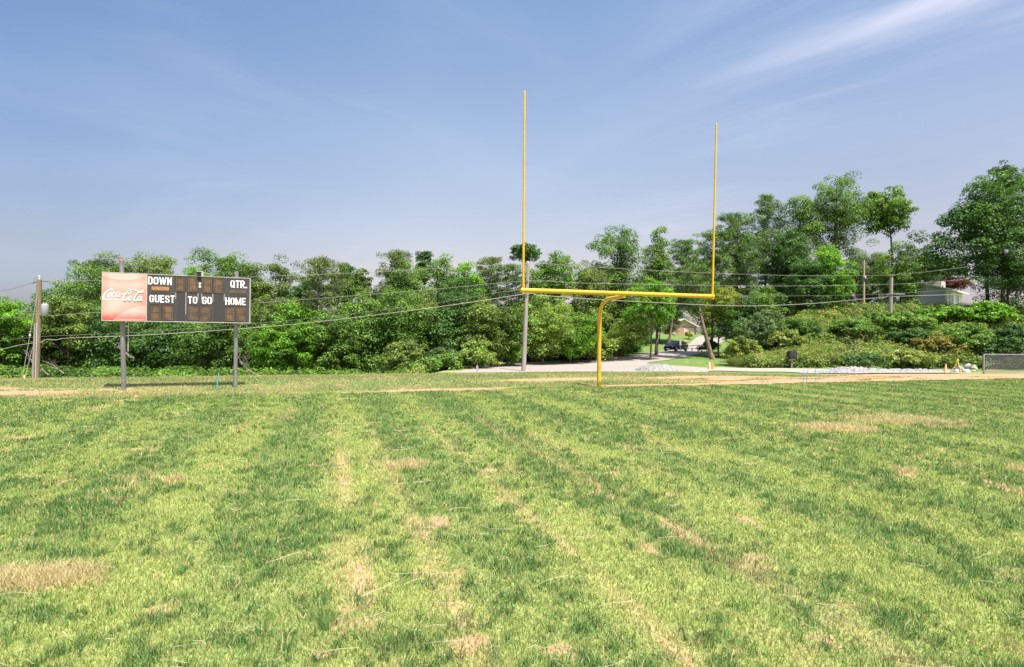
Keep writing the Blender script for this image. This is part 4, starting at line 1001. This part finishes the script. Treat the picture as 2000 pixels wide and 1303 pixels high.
mb = MB(); slab(mb, [(-.5, -.55, ze - .12), (9.4, -.55, ze - .12), (9.4, GWd / 2, za2), (-.5, GWd / 2, za2)], .16); slab(mb, [(-.5, GWd + .55, ze - .12), (9.4, GWd + .55, ze - .12), (9.4, GWd / 2, za2 - .003), (-.5, GWd / 2, za2 - .003)], .16); mb.build('roof', SHGR, hb_)
mb = MB(); mb.tube([(-.53, -.55, ze - .2), (-.53, GWd / 2, za2 - .08), (-.53, GWd + .55, ze - .2)], .11, 4, smooth=False); mb.build('bargeboard', TRIM, hb_)
MB().box((4.4, -.6, ze - .2), (9.8, .14, .16)).build('gutter', TRIM, hb_)
MB().box((-.02, -.02, ze / 2 - .6), (.28, .28, ze + .8)).build('corner_board', TRIM, hb_)
MB().box((.35, -.36, ze - 1.3), (.12, .12, 2.2)).build('downpipe', TRIM, hb_)
for x in (1.75, 3.05, 5.9):
    w_ = MB(); w_.box((x, -.05, ze - 1.25), (1.0, .1, 1.55)); wo_ = w_.build('window', TRIM, hb_)
    for sx in (-.22, .22): MB().box((x + sx, -.1, ze - 1.25), (.36, .03, 1.33)).build('pane', WGL, wo_)
mb = MB()
for t in range(3): mb.box((2.8, -.5, ze - 2.45 - .28 * t), (5.2, .06, .07))
for x in (.3, 2.2, 4.2, 5.3): mb.box((x, -.5, ze - 2.75), (.09, .09, 1.0))
mb.build('porch_railing', TRIM, hb_)
mb = MB(); mb.lathe((1.2, GWd * .42, ze + .9), [(.17, 0), (.17, .5), (.09, .56), (.09, 1.15), (.12, 1.2)], 10); mb.build('vent_pipe', TRIM, hb_)
MB().lathe((.2, .4, ze), [(.06, 0), (.06, .5)], 8).build('vent_pipe', TRIM, hb_)
MB().box((6.8, 2.4, ze + 1.0), (2.2, 1.4, 1.1)).build('chimney', simple('chimney_pale', (.55, .48, .42), .8), hb_)
# small dim house between the two poles
def small_house(px, py, Y, w_, dpt, eh, ah, ang, wall, roof, label, wins, name='cottage'):
    K = P(px, py, Y); h_ = house_frame(name, K, R(ang), label)
    mb = MB(); mb.box((0, dpt / 2, eh / 2 - 1), (w_, dpt, eh + 2)); a_ = w_ / 2
    mb.add([(-a_, 0, eh), (a_, 0, eh), (0, 0, ah), (-a_, dpt, eh), (a_, dpt, eh), (0, dpt, ah)], [(0, 1, 2), (5, 4, 3), (0, 2, 5, 3), (1, 4, 5, 2)]); mb.build('wall', wall, h_)
    mb = MB(); a2 = a_ + .4; zz = eh - (ah - eh) / a_ * .4
    slab(mb, [(-a2, -.4, zz + .14), (0, -.4, ah + .14), (0, dpt + .4, ah + .14), (-a2, dpt + .4, zz + .14)], .12); slab(mb, [(a2, -.4, zz + .14), (0, -.4, ah + .137), (0, dpt + .4, ah + .137), (a2, dpt + .4, zz + .14)], .12); mb.build('roof', roof, h_)
    for (x, z, ww, hh) in wins:
        o = MB().box((x, -.05, z), (ww, .1, hh)).build('window', TRIM, h_); MB().box((x, -.11, z), (ww * .74, .03, hh * .82)).build('pane', WGL, o)
    return h_
small_house(1706, 616, 92, 5.2, 7, 2.4, 4.3, 0, SIDG, SHGR, 'small dim grey gabled house between the two poles on the right', ((-1.1, 1.1, .9, 1.5), (.6, 1.1, .8, 1.4), (1.8, 1.1, .6, 1.2)))
small_house(1525, 606, 88, 3.2, 5, 2.5, 3.4, 20, SIDW, SHGR, 'little white house glimpsed through the trees above the mailbox', ((-.5, 1.5, .8, 1.1),))
small_house(1262, 622, 118, 5, 6, 2.8, 4.2, -15, SIDW, SHG, 'pale house wall glimpsed through the trees right of the goal gooseneck', ((-.9, 1.4, .9, 1.2),))
# yellow strap between poles
q_ = P(1712, 612, 60)
mb = MB(); mb.tube([(0, 0, -1), tuple(P(1709.5, 605, 60) - q_)], .035, 5); o = mb.build('marker_post', simple('orange_marker', (.8, .38, .03), .5)); o.location = q_; prop(o, 'thin orange marker leaning in the bank below the dim grey house', 'marker')

# ---------------------------------------------------------------- foliage
def leafcloud(name, pc, pr, nl, size, mat, rng, flat=.75, tb=None, parent=None, asp=.6, tvar=.27, up=.6, inner=.5, origin=(0, 0, 0), hang=0):
    """pc (n,3) clump centres, pr (n,) radii: small leaf faces spread through each clump"""
    n = len(pc); nl = np.broadcast_to(nl, n).astype(int); ix = np.repeat(np.arange(n), nl); m_ = len(ix)
    d = rng.normal(size=(m_, 3)); d /= np.linalg.norm(d, axis=1)[:, None]
    flip = (d[:, 2] < 0) & (rng.random(m_) < .5); d[flip, 2] *= -1
    r_ = pr[ix] * (inner + (1.05 - inner) * rng.random(m_) ** .6)
    pos = pc[ix] + d * r_[:, None] * np.array((1, 1, flat)); 
    nr = d * .75 + np.array((0, 0, up)) + rng.normal(size=(m_, 3)) * .38; nr /= np.linalg.norm(nr, axis=1)[:, None]
    t = np.cross(nr, rng.normal(size=(m_, 3))); t /= np.linalg.norm(t, axis=1)[:, None] + 1e-9
    if hang: t = t * (1 - hang) + d * hang; t /= np.linalg.norm(t, axis=1)[:, None] + 1e-9
    b_ = np.cross(nr, t); s_ = (size * rng.uniform(.6, 1.35, m_))[:, None]
    tip = nr * s_ * .12
    V = np.stack([pos - t * s_ * .5, pos + b_ * s_ * asp * .5 - t * s_ * .05 + tip, pos + t * s_ * .5, pos - b_ * s_ * asp * .5 - t * s_ * .05 + tip], 1).reshape(-1, 3) - np.array(origin)
    if tb is None: tb = rng.uniform(.25, .75, n)
    tint_ = np.clip(tb[ix] + rng.normal(0, tvar, m_), 0, 1)
    return fastmesh(name, V, 0, np.arange(m_ * 4), np.full(m_, 4), mat, attr=tint_, parent=parent)
def noise3(d, s):
    return vn(d[:, 0] * 1.6 + 5 * s, d[:, 2] * 1.6 + 3.1 * s, s) * .5 + vn(d[:, 1] * 1.6 + 2 * s, d[:, 2] * 2.2 - s, s + 3) * .5
SEED = [100]
def tree(px, pyt, wpx, pyb, Y, mat, label, name='broadleaf_tree', kind='round', dens=1.0, lean=0, bark=None, pbase=None, group=None, leaf=.19, depth=.9, trunkr=None, gnd=True):
    SEED[0] += 1; sd = SEED[0]; rng = np.random.default_rng(sd)
    T = P(px, pyt, Y); Bt = P(px, pyb, Y); w_ = wpx / F * Y; hgt_ = T.z - Bt.z
    bx = (P(pbase, pyb, Y).x if pbase else T.x - lean); g = tz(bx, Y)
    zb = max(Bt.z, g + .3) if gnd else Bt.z; hgt_ = T.z - zb; zc = (T.z + zb) / 2
    e = empty(name, (bx, Y, g), label, 'tree', group)
    O_ = np.array((bx, Y, g)); cx = (T.x + Bt.x) / 2
    fr = math.sqrt(w_ * hgt_)
    pr0 = np.clip(fr * .105, .38, .95)
    area = w_ * hgt_
    if kind in ('round', 'oak', 'open', 'bush', 'tall'):
        npf = int(np.clip(area / (pr0 ** 2) * 1.55 * dens, 16, 240))
        k = npf * 3; d = rng.normal(size=(k, 3)); d /= np.linalg.norm(d, axis=1)[:, None]
        rad = rng.random(k) ** .42
        lob = .52 + .95 * noise3(d, sd % 31)
        if kind == 'bush': d[:, 2] = np.abs(d[:, 2]) * 1.6 - .6
        sh = np.ones(k)
        if kind == 'round' and T.z - g > 7: sh = 1.0 + .28 * np.clip(-d[:, 2], 0, 1)
        if kind == 'oak': sh = 1.05 - .35 * np.clip(d[:, 2], 0, 1)
        if kind == 'tall': sh = .75 + .35 * (1 - np.abs(d[:, 2] + .1))
        u_ = d * (rad * lob)[:, None]
        hw = w_ / 2 - pr0 * .35; hh = hgt_ / 2 - pr0 * .25
        pc = np.stack([cx + u_[:, 0] * hw * sh + lean * .5 * (u_[:, 2]), Y + u_[:, 1] * hw * depth * sh, zc + u_[:, 2] * hh], -1)
        ok = (pc[:, 2] > g + .15); pc = pc[ok][:npf]
        # reach the measured top
        pc[:, 2] += (T.z - pr0 * .55 - pc[:, 2].max()) * np.clip((pc[:, 2] - zc) / (hh + 1e-6), 0, 1)
        prs = pr0 * rng.uniform(.6, 1.3, len(pc))
        if kind == 'open': prs *= .9
        hrel = (pc[:, 2] - zb) / hgt_
        nl = (np.clip(62 * (prs / leaf) ** 1.0 * .62, 40, 230) * (1.0 if kind != 'open' else .85)).astype(int)
        tb = np.clip(.45 + .5 * (fbm(pc[:, 0] / 2.2, pc[:, 2] / 2.2, sd) - .5) * 1.5 + rng.normal(0, .10, len(pc)), .1, .9)
        leafcloud('crown', pc, prs, nl, leaf, mat, rng, .72, tb, e, origin=O_)
        tips = pc
    else:   # pine: tiers of flat sprays
        nt_ = int(np.clip(hgt_ / .62 * dens, 5, 20)); pcs, prs, tips_ = [], [], []
        for i in range(nt_):
            f_ = (i + .5) / nt_; z = zb + hgt_ * f_
            prof = {'pine': (1 - f_) ** .55 * .9 + .18 if f_ > .2 else .75 + f_, 'flatpine': .5 + .5 * math.sin(math.pi * min(1, f_ * .95 + .03))}[kind]
            nb_ = rng.integers(5, 9)
            for j in range(nb_):
                if rng.random() > .93: continue
                a = rng.uniform(0, 2 * math.pi); L = w_ / 2 * prof * rng.uniform(.55, 1.05)
                tips_.append((cx + math.cos(a) * L, Y + math.sin(a) * L, z + rng.uniform(-.2, .45)))
                for q in range(max(2, int(L / .55))):
                    t_ = (q + 1) / max(2, int(L / .55)); jj = rng.normal(0, .34, 3)
                    pcs.append((cx + math.cos(a) * L * t_ + jj[0], Y + math.sin(a) * L * t_ + jj[1], z + .35 * t_ + jj[2])); prs.append(rng.uniform(.36, .74))
        pcs.append((cx, Y, T.z - .4)); prs.append(.5)
        pc = np.array(pcs); prs = np.array(prs); pc[:, 2] = np.minimum(pc[:, 2], T.z - .2)
        tb = np.clip(.5 + rng.normal(0, .16, len(pc)), .1, .9)
        leafcloud('crown', pc, prs, (58 * (prs / .5)).astype(int), .32, mat, rng, .62, tb, e, asp=.24, up=.5, origin=O_, hang=.45, inner=.2)
        tips = np.array(tips_)
    # trunk and limbs
    mb = MB(); tr0 = trunkr or max(.08, .0125 * (T.z - g)); top = Vector((cx + lean * .4, Y, T.z - hgt_ * .12)) - Vector(O_)
    bend = rng.normal(0, .25, 2); base = Vector((0, 0, -.3)); pth = []
    for i in range(9):
        t_ = i / 8; p_ = base.lerp(top, t_); s_ = math.sin(math.pi * t_); pth.append(p_ + Vector((bend[0] * s_, bend[1] * s_, 0)))
    mb.tube(pth, [tr0 * (1 - .86 * i / 8) * (1.35 if i == 0 else 1) for i in range(9)], 9)
    sel = rng.choice(len(tips), min(len(tips), 34 if kind in ('round', 'oak', 'open', 'tall') else (12 if kind == 'bush' else 40)), replace=False)
    for j in sel:
        p_ = Vector(tips[j] - O_); zt_ = p_.z - (.10 if 'pine' in kind else .42) * math.hypot(p_.x - top.x * .7, p_.y) - .3
        f_ = min(.95, max(.06, (zt_ - base.z) / (top.z - base.z))); k_ = f_ * 8; i0 = int(k_); s0 = pth[i0].lerp(pth[min(8, i0 + 1)], k_ - i0)
        m1 = s0.lerp(p_, .5) + Vector((rng.normal(0, .12), rng.normal(0, .12), .12 * (p_ - s0).length * (.1 if 'pine' in kind else 1)))
        rb = tr0 * (1 - .8 * f_) * .5; mb.tube([s0, m1, p_], [rb, rb * .6, rb * .18], 5, cap=False)
    mb.build('trunk', bark or (BARKP if 'pine' in kind else BARK), e)
    return e

GB = 'trees in the woodland edge'
def TR(*a, **k): k.setdefault('group', GB); return tree(*a, **k)
# rear row, left to right
TR(2, 577, 110, 735, 47, LM['bright'], 'bright green tree at the left edge of the view, left of the transformer pole', kind='round')
TR(108, 560, 104, 700, 56, LM['deep'], 'dark green tree rising just right of the transformer pole top', kind='round')
TR(165, 519, 139, 700, 58, LM['mid'], 'tall green tree behind the left edge of the scoreboard', kind='round')
TR(222, 492, 145, 690, 61, LM['olive'], 'tall olive green tree rising behind the left scoreboard post', kind='oak')
TR(312, 497, 145, 690, 62, LM['olive'], 'broad olive tree rising above the DOWN lettering', kind='oak')
TR(385, 522, 92, 690, 58, LM['bright'], 'bright green crown just above the scoreboard horn box', kind='round')
TR(442, 482, 121, 690, 61, LM['mid'], 'tall airy green tree above the right half of the scoreboard', kind='open', dens=1.3)
TR(492, 512, 98, 700, 62, LM['olive'], 'olive crown just right of the scoreboard top corner', kind='open', dens=1.3)
TR(545, 499, 83, 690, 63, LM['olive'], 'thin crowned tree left of the first sky gap', kind='open', dens=1.1)
TR(625, 506, 95, 612, 50, LM['brown'], 'pine with a long bare reddish trunk left of the centre', name='pine_tree', kind='flatpine', dens=1.0, trunkr=.20)
TR(593, 540, 60, 650, 60, LM['deep'], 'narrow dark green tree touching the left of the bare trunk pine', kind='tall')
TR(676, 508, 85, 620, 60, LM['mid'], 'airy tree with forked stems right of the bare trunk pine', kind='open', dens=1.0)
TR(706, 522, 42, 590, 62, LM['olive'], 'small sparse crown at the right of the forked airy tree', kind='open', dens=.8)
TR(737, 560, 71, 690, 61, LM['mid'], 'shorter green tree below the second sky gap', kind='round')
TR(775, 493, 85, 600, 60, LM['brown'], 'brownish pine standing left of the slender leaning crown', name='pine_tree', kind='flatpine', dens=1.1)
TR(827, 487, 36, 560, 61, LM['deep'], 'slender tree with a small tufted top near the middle of the woodland', kind='open', dens=1.0)
TR(800, 510, 104, 660, 58, LM['mid'], 'dense mid green tree below the slender tufted top', kind='round')
TR(866, 494, 85, 680, 60, LM['mid'], 'pointed green tree right of the slender tufted top', kind='tall')
TR(908, 512, 88, 660, 60, LM['bright'], 'vivid green rounded tree left of the small pine tops', kind='round')
TR(957, 504, 64, 600, 62, LM['brown'], 'small pine top left of the goal upright', name='pine_tree', kind='flatpine', dens=1.0)
TR(990, 520, 76, 640, 61, LM['pine'], 'flat crowned pine just left of the goal upright', name='pine_tree', kind='flatpine', dens=1.1)
TR(1026, 474, 62, 514, 62, LM['deep'], 'small round crown on a thin stem behind the left goal upright', kind='open', dens=1.2)
TR(1082, 490, 99, 620, 60, LM['mid'], 'drooping feathery tree right of the pale utility pole', kind='open', dens=1.4)
TR(1045, 530, 81, 660, 58, LM['mid'], 'green tree directly behind the pale utility pole', kind='round')
TR(1152, 506, 88, 680, 62, LM['olive'], 'olive tree left of the big domed tree', kind='oak')
TR(1207, 436, 122, 660, 64, LM['mid'], 'big domed tree rising highest between the goal uprights', kind='tall', dens=1.1)
TR(1285, 440, 71, 640, 66, LM['mid'], 'narrow tall tree right of the big domed tree', kind='tall', dens=.9)
TR(1272, 541, 97, 640, 58, LM['bright'], 'vivid light green tree below the crossbar right of centre', kind='round')
TR(1338, 470, 92, 600, 90, LM['pine'], 'grey green pine left of the right goal upright', name='pine_tree', kind='flatpine', dens=1.2, pbase=1306)
# leaning pine
TR(1350, 520, 100, 612, 60, LM['pine'], 'pine with a leaning bare trunk beside the road', name='pine_tree', kind='flatpine', dens=.85, pbase=1394, trunkr=.27)
TR(1392, 455, 84, 620, 67, LM['pine'], 'spreading pine directly behind the right goal upright', name='pine_tree', kind='flatpine', dens=1.2)
TR(1440, 418, 112, 600, 68, LM['pine'], 'wide layered pine just right of the right goal upright', name='pine_tree', kind='flatpine', dens=1.3)
TR(1500, 384, 92, 590, 70, LM['pine'], 'tallest dark pine with a reddish trunk on the right', name='pine_tree', kind='pine', dens=1.3)
TR(1540, 440, 76, 600, 66, LM['deep'], 'dark tree filling the gap right of the tallest pine', kind='tall')
TR(1563, 378, 86, 600, 69, LM['mid'], 'tall green tree between the tallest pine and the highest crown', kind='tall', dens=1.0)
TR(1634, 339, 124, 505, 69, LM['mid'], 'highest crown on the right with open branching stems', kind='open', dens=1.25)
TR(1618, 480, 100, 625, 62, LM['bright'], 'vine covered bright green tree below the highest crown', kind='tall', dens=1.1)
TR(1580, 500, 90, 620, 61, LM['deep'], 'dark dense tree left of the vine covered tree', kind='tall')
TR(1728, 364, 96, 468, 70, LM['mid'], 'lone round crown on a slender leaning stem against the sky', kind='open', dens=1.25, pbase=1742, leaf=.27)
TR(1690, 470, 92, 612, 80, LM['grey'], 'hazy grey green tree behind the slender tan pole', kind='round')
TR(1758, 472, 92, 606, 66, LM['mid'], 'dark rounded tree behind the thick grey pole', kind='round', dens=1.1)
TR(1802, 482, 70, 560, 74, LM['deep'], 'green tree above the grey siding house roof', kind='round', dens=.9)
TR(1842, 497, 74, 552, 80, LM['grey'], 'distant grey green tree between the house roof and the big right tree', kind='round')
TR(1866, 541, 58, 566, 78, LM['purple'], 'low purple leaved tree behind the siding house roof', kind='round')
TR(1934, 338, 188, 545, 62, LM['deep'], 'huge dark broadleaf tree at the right edge', kind='round', dens=1.15, leaf=.28)
TR(1962, 314, 72, 400, 66, LM['deep'], 'sparse feathery top rising above the huge right tree', kind='open', dens=.9)
TR(1972, 430, 150, 622, 60, LM['deep'], 'dense dark tree under the huge tree, cut by the right edge', kind='tall')
# middle row
TR(140, 580, 153, 690, 50, LM['olive'], 'rounded olive tree right of the transformer', kind='round')
TR(60, 615, 141, 735, 50, LM['olive'], 'low olive crown behind the foot of the transformer pole', kind='round')
TR(245, 600, 153, 738, 50, LM['deep'], 'dark green tree behind the left scoreboard post', kind='round')
TR(335, 605, 129, 738, 51, LM['deep'], 'dense dark tree below the GUEST lettering', kind='round')
TR(430, 590, 129, 738, 50, LM['mid'], 'dense tree below the HOME lettering', kind='round')
TR(480, 590, 94, 738, 52, LM['olive'], 'olive tree with dead twigs right of the right scoreboard post', kind='round')
TR(545, 586, 106, 660, 55, LM['brown'], 'dull brownish pine in front of the first sky gap', name='pine_tree', kind='flatpine', dens=1.2)
TR(532, 632, 87, 738, 47, LM['bright'], 'bright leafy sapling tree right of the scoreboard', kind='round')
TR(588, 592, 99, 738, 49, LM['bright'], 'bright green tree left of the foot of the bare trunk pine', kind='round')
TR(655, 604, 94, 738, 49, LM['mid'], 'mid green tree right of the foot of the bare trunk pine', kind='round')
TR(705, 566, 118, 738, 52, LM['mid'], 'rounded green tree under the second sky gap', kind='round')
TR(775, 556, 129, 738, 51, LM['mid'], 'broad green tree below the brownish pine', kind='round')
TR(835, 560, 118, 725, 54, LM['olive'], 'olive tree crossed by the thick cable at the centre left', kind='round')
TR(895, 540, 129, 725, 52, LM['deep'], 'dark shaded tree left of the end of the road', kind='round')
TR(958, 578, 106, 715, 50, LM['olive'], 'light tree directly behind the left end of the road', kind='round')
TR(1000, 600, 94, 712, 51, LM['mid'], 'rounded green tree left of the pale utility pole foot', kind='round')
TR(1060, 572, 129, 705, 55, LM['lime'], 'yellow green tree right of the pale utility pole', kind='round')
TR(1115, 616, 118, 700, 57, LM['bright'], 'vivid green fine leaved tree left of the goal gooseneck', kind='round')
TR(1165, 604, 129, 698, 60, LM['lime'], 'light green tree behind the goal gooseneck', kind='round')
TR(1220, 590, 106, 690, 64, LM['olive'], 'olive tree right of the goal gooseneck', kind='round')
TR(1288, 588, 92, 655, 93, LM['deep'], 'dark tree shading the lawn left of the parked car', kind='round', dens=1.0)
TR(1252, 618, 60, 672, 90, LM['deep'], 'small dark tree at the roadside left of the parked car', kind='round')
TR(1405, 560, 99, 650, 64, LM['yellow'], 'tree with yellow blossom behind the leaning pine trunk', kind='round', dens=.9)
TR(1455, 575, 118, 690, 62, LM['deep'], 'dark tree at the left end of the weedy bank', kind='round')
TR(1500, 560, 99, 650, 62, LM['mid'], 'green tree below the tallest pine', kind='round')
SB = 'shrubs on the weedy bank'
def SH(*a, **k): 
    k.setdefault('group', SB); k.setdefault('kind', 'bush'); k.setdefault('name', 'shrub'); e = tree(*a, **k); e['category'] = 'shrub'; return e
SH(1490, 606, 90, 690, 54, LM['grey'], 'pale grey green shrub behind the mailbox', kind='round')
SH(1560, 620, 90, 680, 55, LM['mid'], 'leafy green shrub up the bank right of the mailbox', kind='round')
SH(1535, 645, 80, 705, 52, LM['weed'], 'yellowish shrub just behind the mailbox')
SH(1450, 655, 74, 714, 51, LM['weed'], 'yellow green shrub left of the mailbox', leaf=.2)
SH(1665, 622, 96, 690, 54, LM['mid'], 'rounded sumac shrub left of the two poles')
SH(1735, 610, 140, 668, 56, LM['mid'], 'wide fan leaved sumac shrub below the thick grey pole', leaf=.3)
SH(1775, 640, 90, 700, 52, LM['deep'], 'dark sumac shrub below the siding house')
SH(1845, 597, 110, 640, 58, LM['bright'], 'light green shrub just below the siding house windows', leaf=.3)
SH(1930, 588, 100, 640, 57, LM['bright'], 'vivid ferny shrub below the huge right tree', leaf=.3)
SH(1795, 606, 50, 660, 59, LM['mid'], 'upright shrub below the grey gable wall')
SH(1830, 650, 90, 705, 50, LM['rust'], 'rust tinged bush on the right of the bank')
SH(1900, 630, 110, 700, 50, LM['mid'], 'dense bush above the rubble pile')
SH(1975, 630, 100, 715, 48, LM['deep'], 'dark bush behind the chain link fence')
SH(1690, 690, 90, 716, 45.5, LM['deep'], 'low dark bush at the foot of the bank behind the long gravel ridge')
SH(1770, 684, 90, 715, 47, LM['weed'], 'yellow green bush behind the long gravel ridge')
SH(1345, 646, 17, 662, 98, LM['yellow'], 'small yellow bush in front of the brick house garage', group='garden shrubs', leaf=.22)
SH(1385, 640, 30, 668, 84, LM['bright'], 'round light green bush behind the leaning pine trunk', group='garden shrubs')
SH(785, 662, 90, 736, 45, LM['olive'], 'pale olive bush at the grass edge near the centre', kind='round', group='bushes along the woodland edge')
SH(865, 680, 80, 732, 46, LM['grey'], 'greyish bush left of the end of the road', kind='round', group='bushes along the woodland edge')
SH(930, 665, 80, 722, 47, LM['lime'], 'light green bush at the very end of the road', kind='round', group='bushes along the woodland edge')
SH(985, 672, 60, 714, 51, LM['bright'], 'bright bush on the far road edge left of the pale pole', kind='round', group='bushes along the woodland edge')
SH(1120, 660, 90, 705, 60, LM['olive'], 'olive bush on the far road edge between pale pole and gooseneck', kind='round', group='bushes along the woodland edge')
SH(1205, 650, 70, 696, 68, LM['mid'], 'green bush on the far road edge right of the gooseneck', kind='round', group='bushes along the woodland edge')
SH(1385, 662, 40, 692, 66, LM['deep'], 'dark low bush at the foot of the leaning pine', group='bushes along the woodland edge')

# ground cover that nobody could count
def cover(name, n, region, rr, leaf, mat, label, cat_, seed, nl=60, hoff=(0, .5), flat=.8, asp=.6, **kw):
    rng = np.random.default_rng(seed); X, Y = region(rng, n); Z = terrain(X, Y) + rng.uniform(*hoff, len(X))
    pr = rng.uniform(*rr, len(X)); tb = np.clip(.45 + 1.3 * (fbm(X / 2.5, Y / 2.5, seed) - .5), .05, .95)
    o = leafcloud(name, np.stack([X, Y, Z], -1), pr, nl, leaf, mat, rng, flat, tb, None, asp=asp, **kw); return prop(o, label, cat_, kind='stuff')
def bank(rng, n):
    X = rng.uniform(17.5, 66, n); Y = 47.3 + 20 * rng.random(n) ** 1.1; ok = X > 19.6 + (Y - 44) * .42
    return X[ok], Y[ok]
cover('bank_weeds', 2700, bank, (.25, .75), .17, LM['weed'], 'tangle of yellow green weeds covering the bank on the right', 'weeds', 401, 75, (0, .85))
cover('bank_vines', 1500, bank, (.3, .9), .2, LM['mid'], 'dark green vines and brambles running through the bank', 'vines', 402, 80, (.1, .8))
cover('dry_stems', 1000, bank, (.3, .6), .42, LM['straw'], 'dry tan stems standing among the bank weeds', 'dry stems', 403, 16, (.3, 1.0), 1.2, .06, up=0)
def front(rng, n):
    X = rng.uniform(20.5, 44, n); return X, 47.6 + rng.uniform(0, 3.2, n) + .04 * (X - 18)
cover('tall_grass', 900, front, (.3, .6), .55, LM['weed'], 'tall green grass stems along the foot of the bank', 'grass', 408, 40, (.1, .7), 1.1, .07, up=-.2)
def edge_l(rng, n):
    X = rng.uniform(-52, -4.5, n); return X, 41.5 + rng.uniform(0, 6, n) + .25 * np.maximum(0, X + 12)
cover('undergrowth', 900, edge_l, (.35, .8), .22, LM['mid'], 'leafy undergrowth along the foot of the woodland', 'undergrowth', 404, 85, (0, 1.1))
def mid_l(rng, n):
    X = rng.uniform(-58, -2, n); return X, 49 + rng.uniform(0, 9, n) + .3 * np.maximum(0, X + 12)
cover('thicket', 1800, mid_l, (.5, 1.0), .24, LM['mid'], 'dark thicket filling the gaps between the lower tree trunks', 'thicket', 407, 90, (0, 4.8))
cover('edge_weeds', 700, lambda rng, n: (rng.uniform(-50, -7, n), rng.uniform(39, 42.5, n)), (.25, .55), .17, LM['weed'], 'rough yellow green weeds where the grass meets the woodland', 'weeds', 405, 60, (0, .7))
def road_l(rng, n):
    t = rng.random(n); a = np.array([W(1010, 711.5), W(1160, 702), W(1262, 688.5)]); X = np.interp(t, [0, .5, 1], a[:, 0]); Y = np.interp(t, [0, .5, 1], a[:, 1]) + rng.uniform(1.2, 7, n); return X, Y
cover('roadside_brush', 520, road_l, (.4, .9), .22, LM['mid'], 'leafy brush lining the far side of the road', 'brush', 406, 85, (0, 1.6))
rngw = np.random.default_rng(9)
nW = 1500; Xw = rngw.uniform(-105, 62, nW); Yw_ = rngw.uniform(80, 88, nW) + 45 * ss(8, 30, Xw) * (1 - ss(36, 46, Xw)); Zw = terrain(Xw, Yw_) + rngw.uniform(0, 7.2, nW)
o = leafcloud('distant_woods', np.stack([Xw, Yw_, Zw], -1), rngw.uniform(.9, 1.7, nW), 80, .5, LM['deep'], rngw, .8); prop(o, 'dark woodland closing the view far behind the trees', 'woods', kind='stuff')
# dead branches at the foot of the left trees
def deadbranch(px, py, Y, L, seed, label):
    rg = random.Random(seed); g = P(px, py, Y); mb = MB()
    def br(p, d, l, r, dep):
        q = p + d * l; m_ = p.lerp(q, .5) + Vector((rg.uniform(-.1, .1), rg.uniform(-.1, .1), rg.uniform(-.1, .1))) * l
        mb.tube([p, m_, q], [r, r * .75, r * .45], 5, cap=False)
        if dep:
            for _ in range(3): br(p.lerp(q, rg.uniform(.4, 1)), (d + Vector((rg.uniform(-.8, .8), rg.uniform(-.8, .8), rg.uniform(-.5, .7)))).normalized(), l * .6, r * .5, dep - 1)
    br(Vector((0, 0, 0)), Vector((rg.choice((-1, 1)) * .7, -.1, .6)).normalized(), L, .07, 3)
    o = mb.build('dead_branch', BARKG); o.location = g; prop(o, label, 'branch')
deadbranch(95, 733, 40.6, 1.5, 3, 'pale dead branch lying right of the transformer pole foot')
deadbranch(125, 730, 40.8, 1.1, 4, 'tangled dead twigs at the grass edge left of the scoreboard')
deadbranch(505, 735, 41, 1.8, 8, 'bare leaning dead branch right of the scoreboard')
deadbranch(262, 700, 44, 1.2, 6, 'bare twig in the dark leaves right of the left scoreboard post')
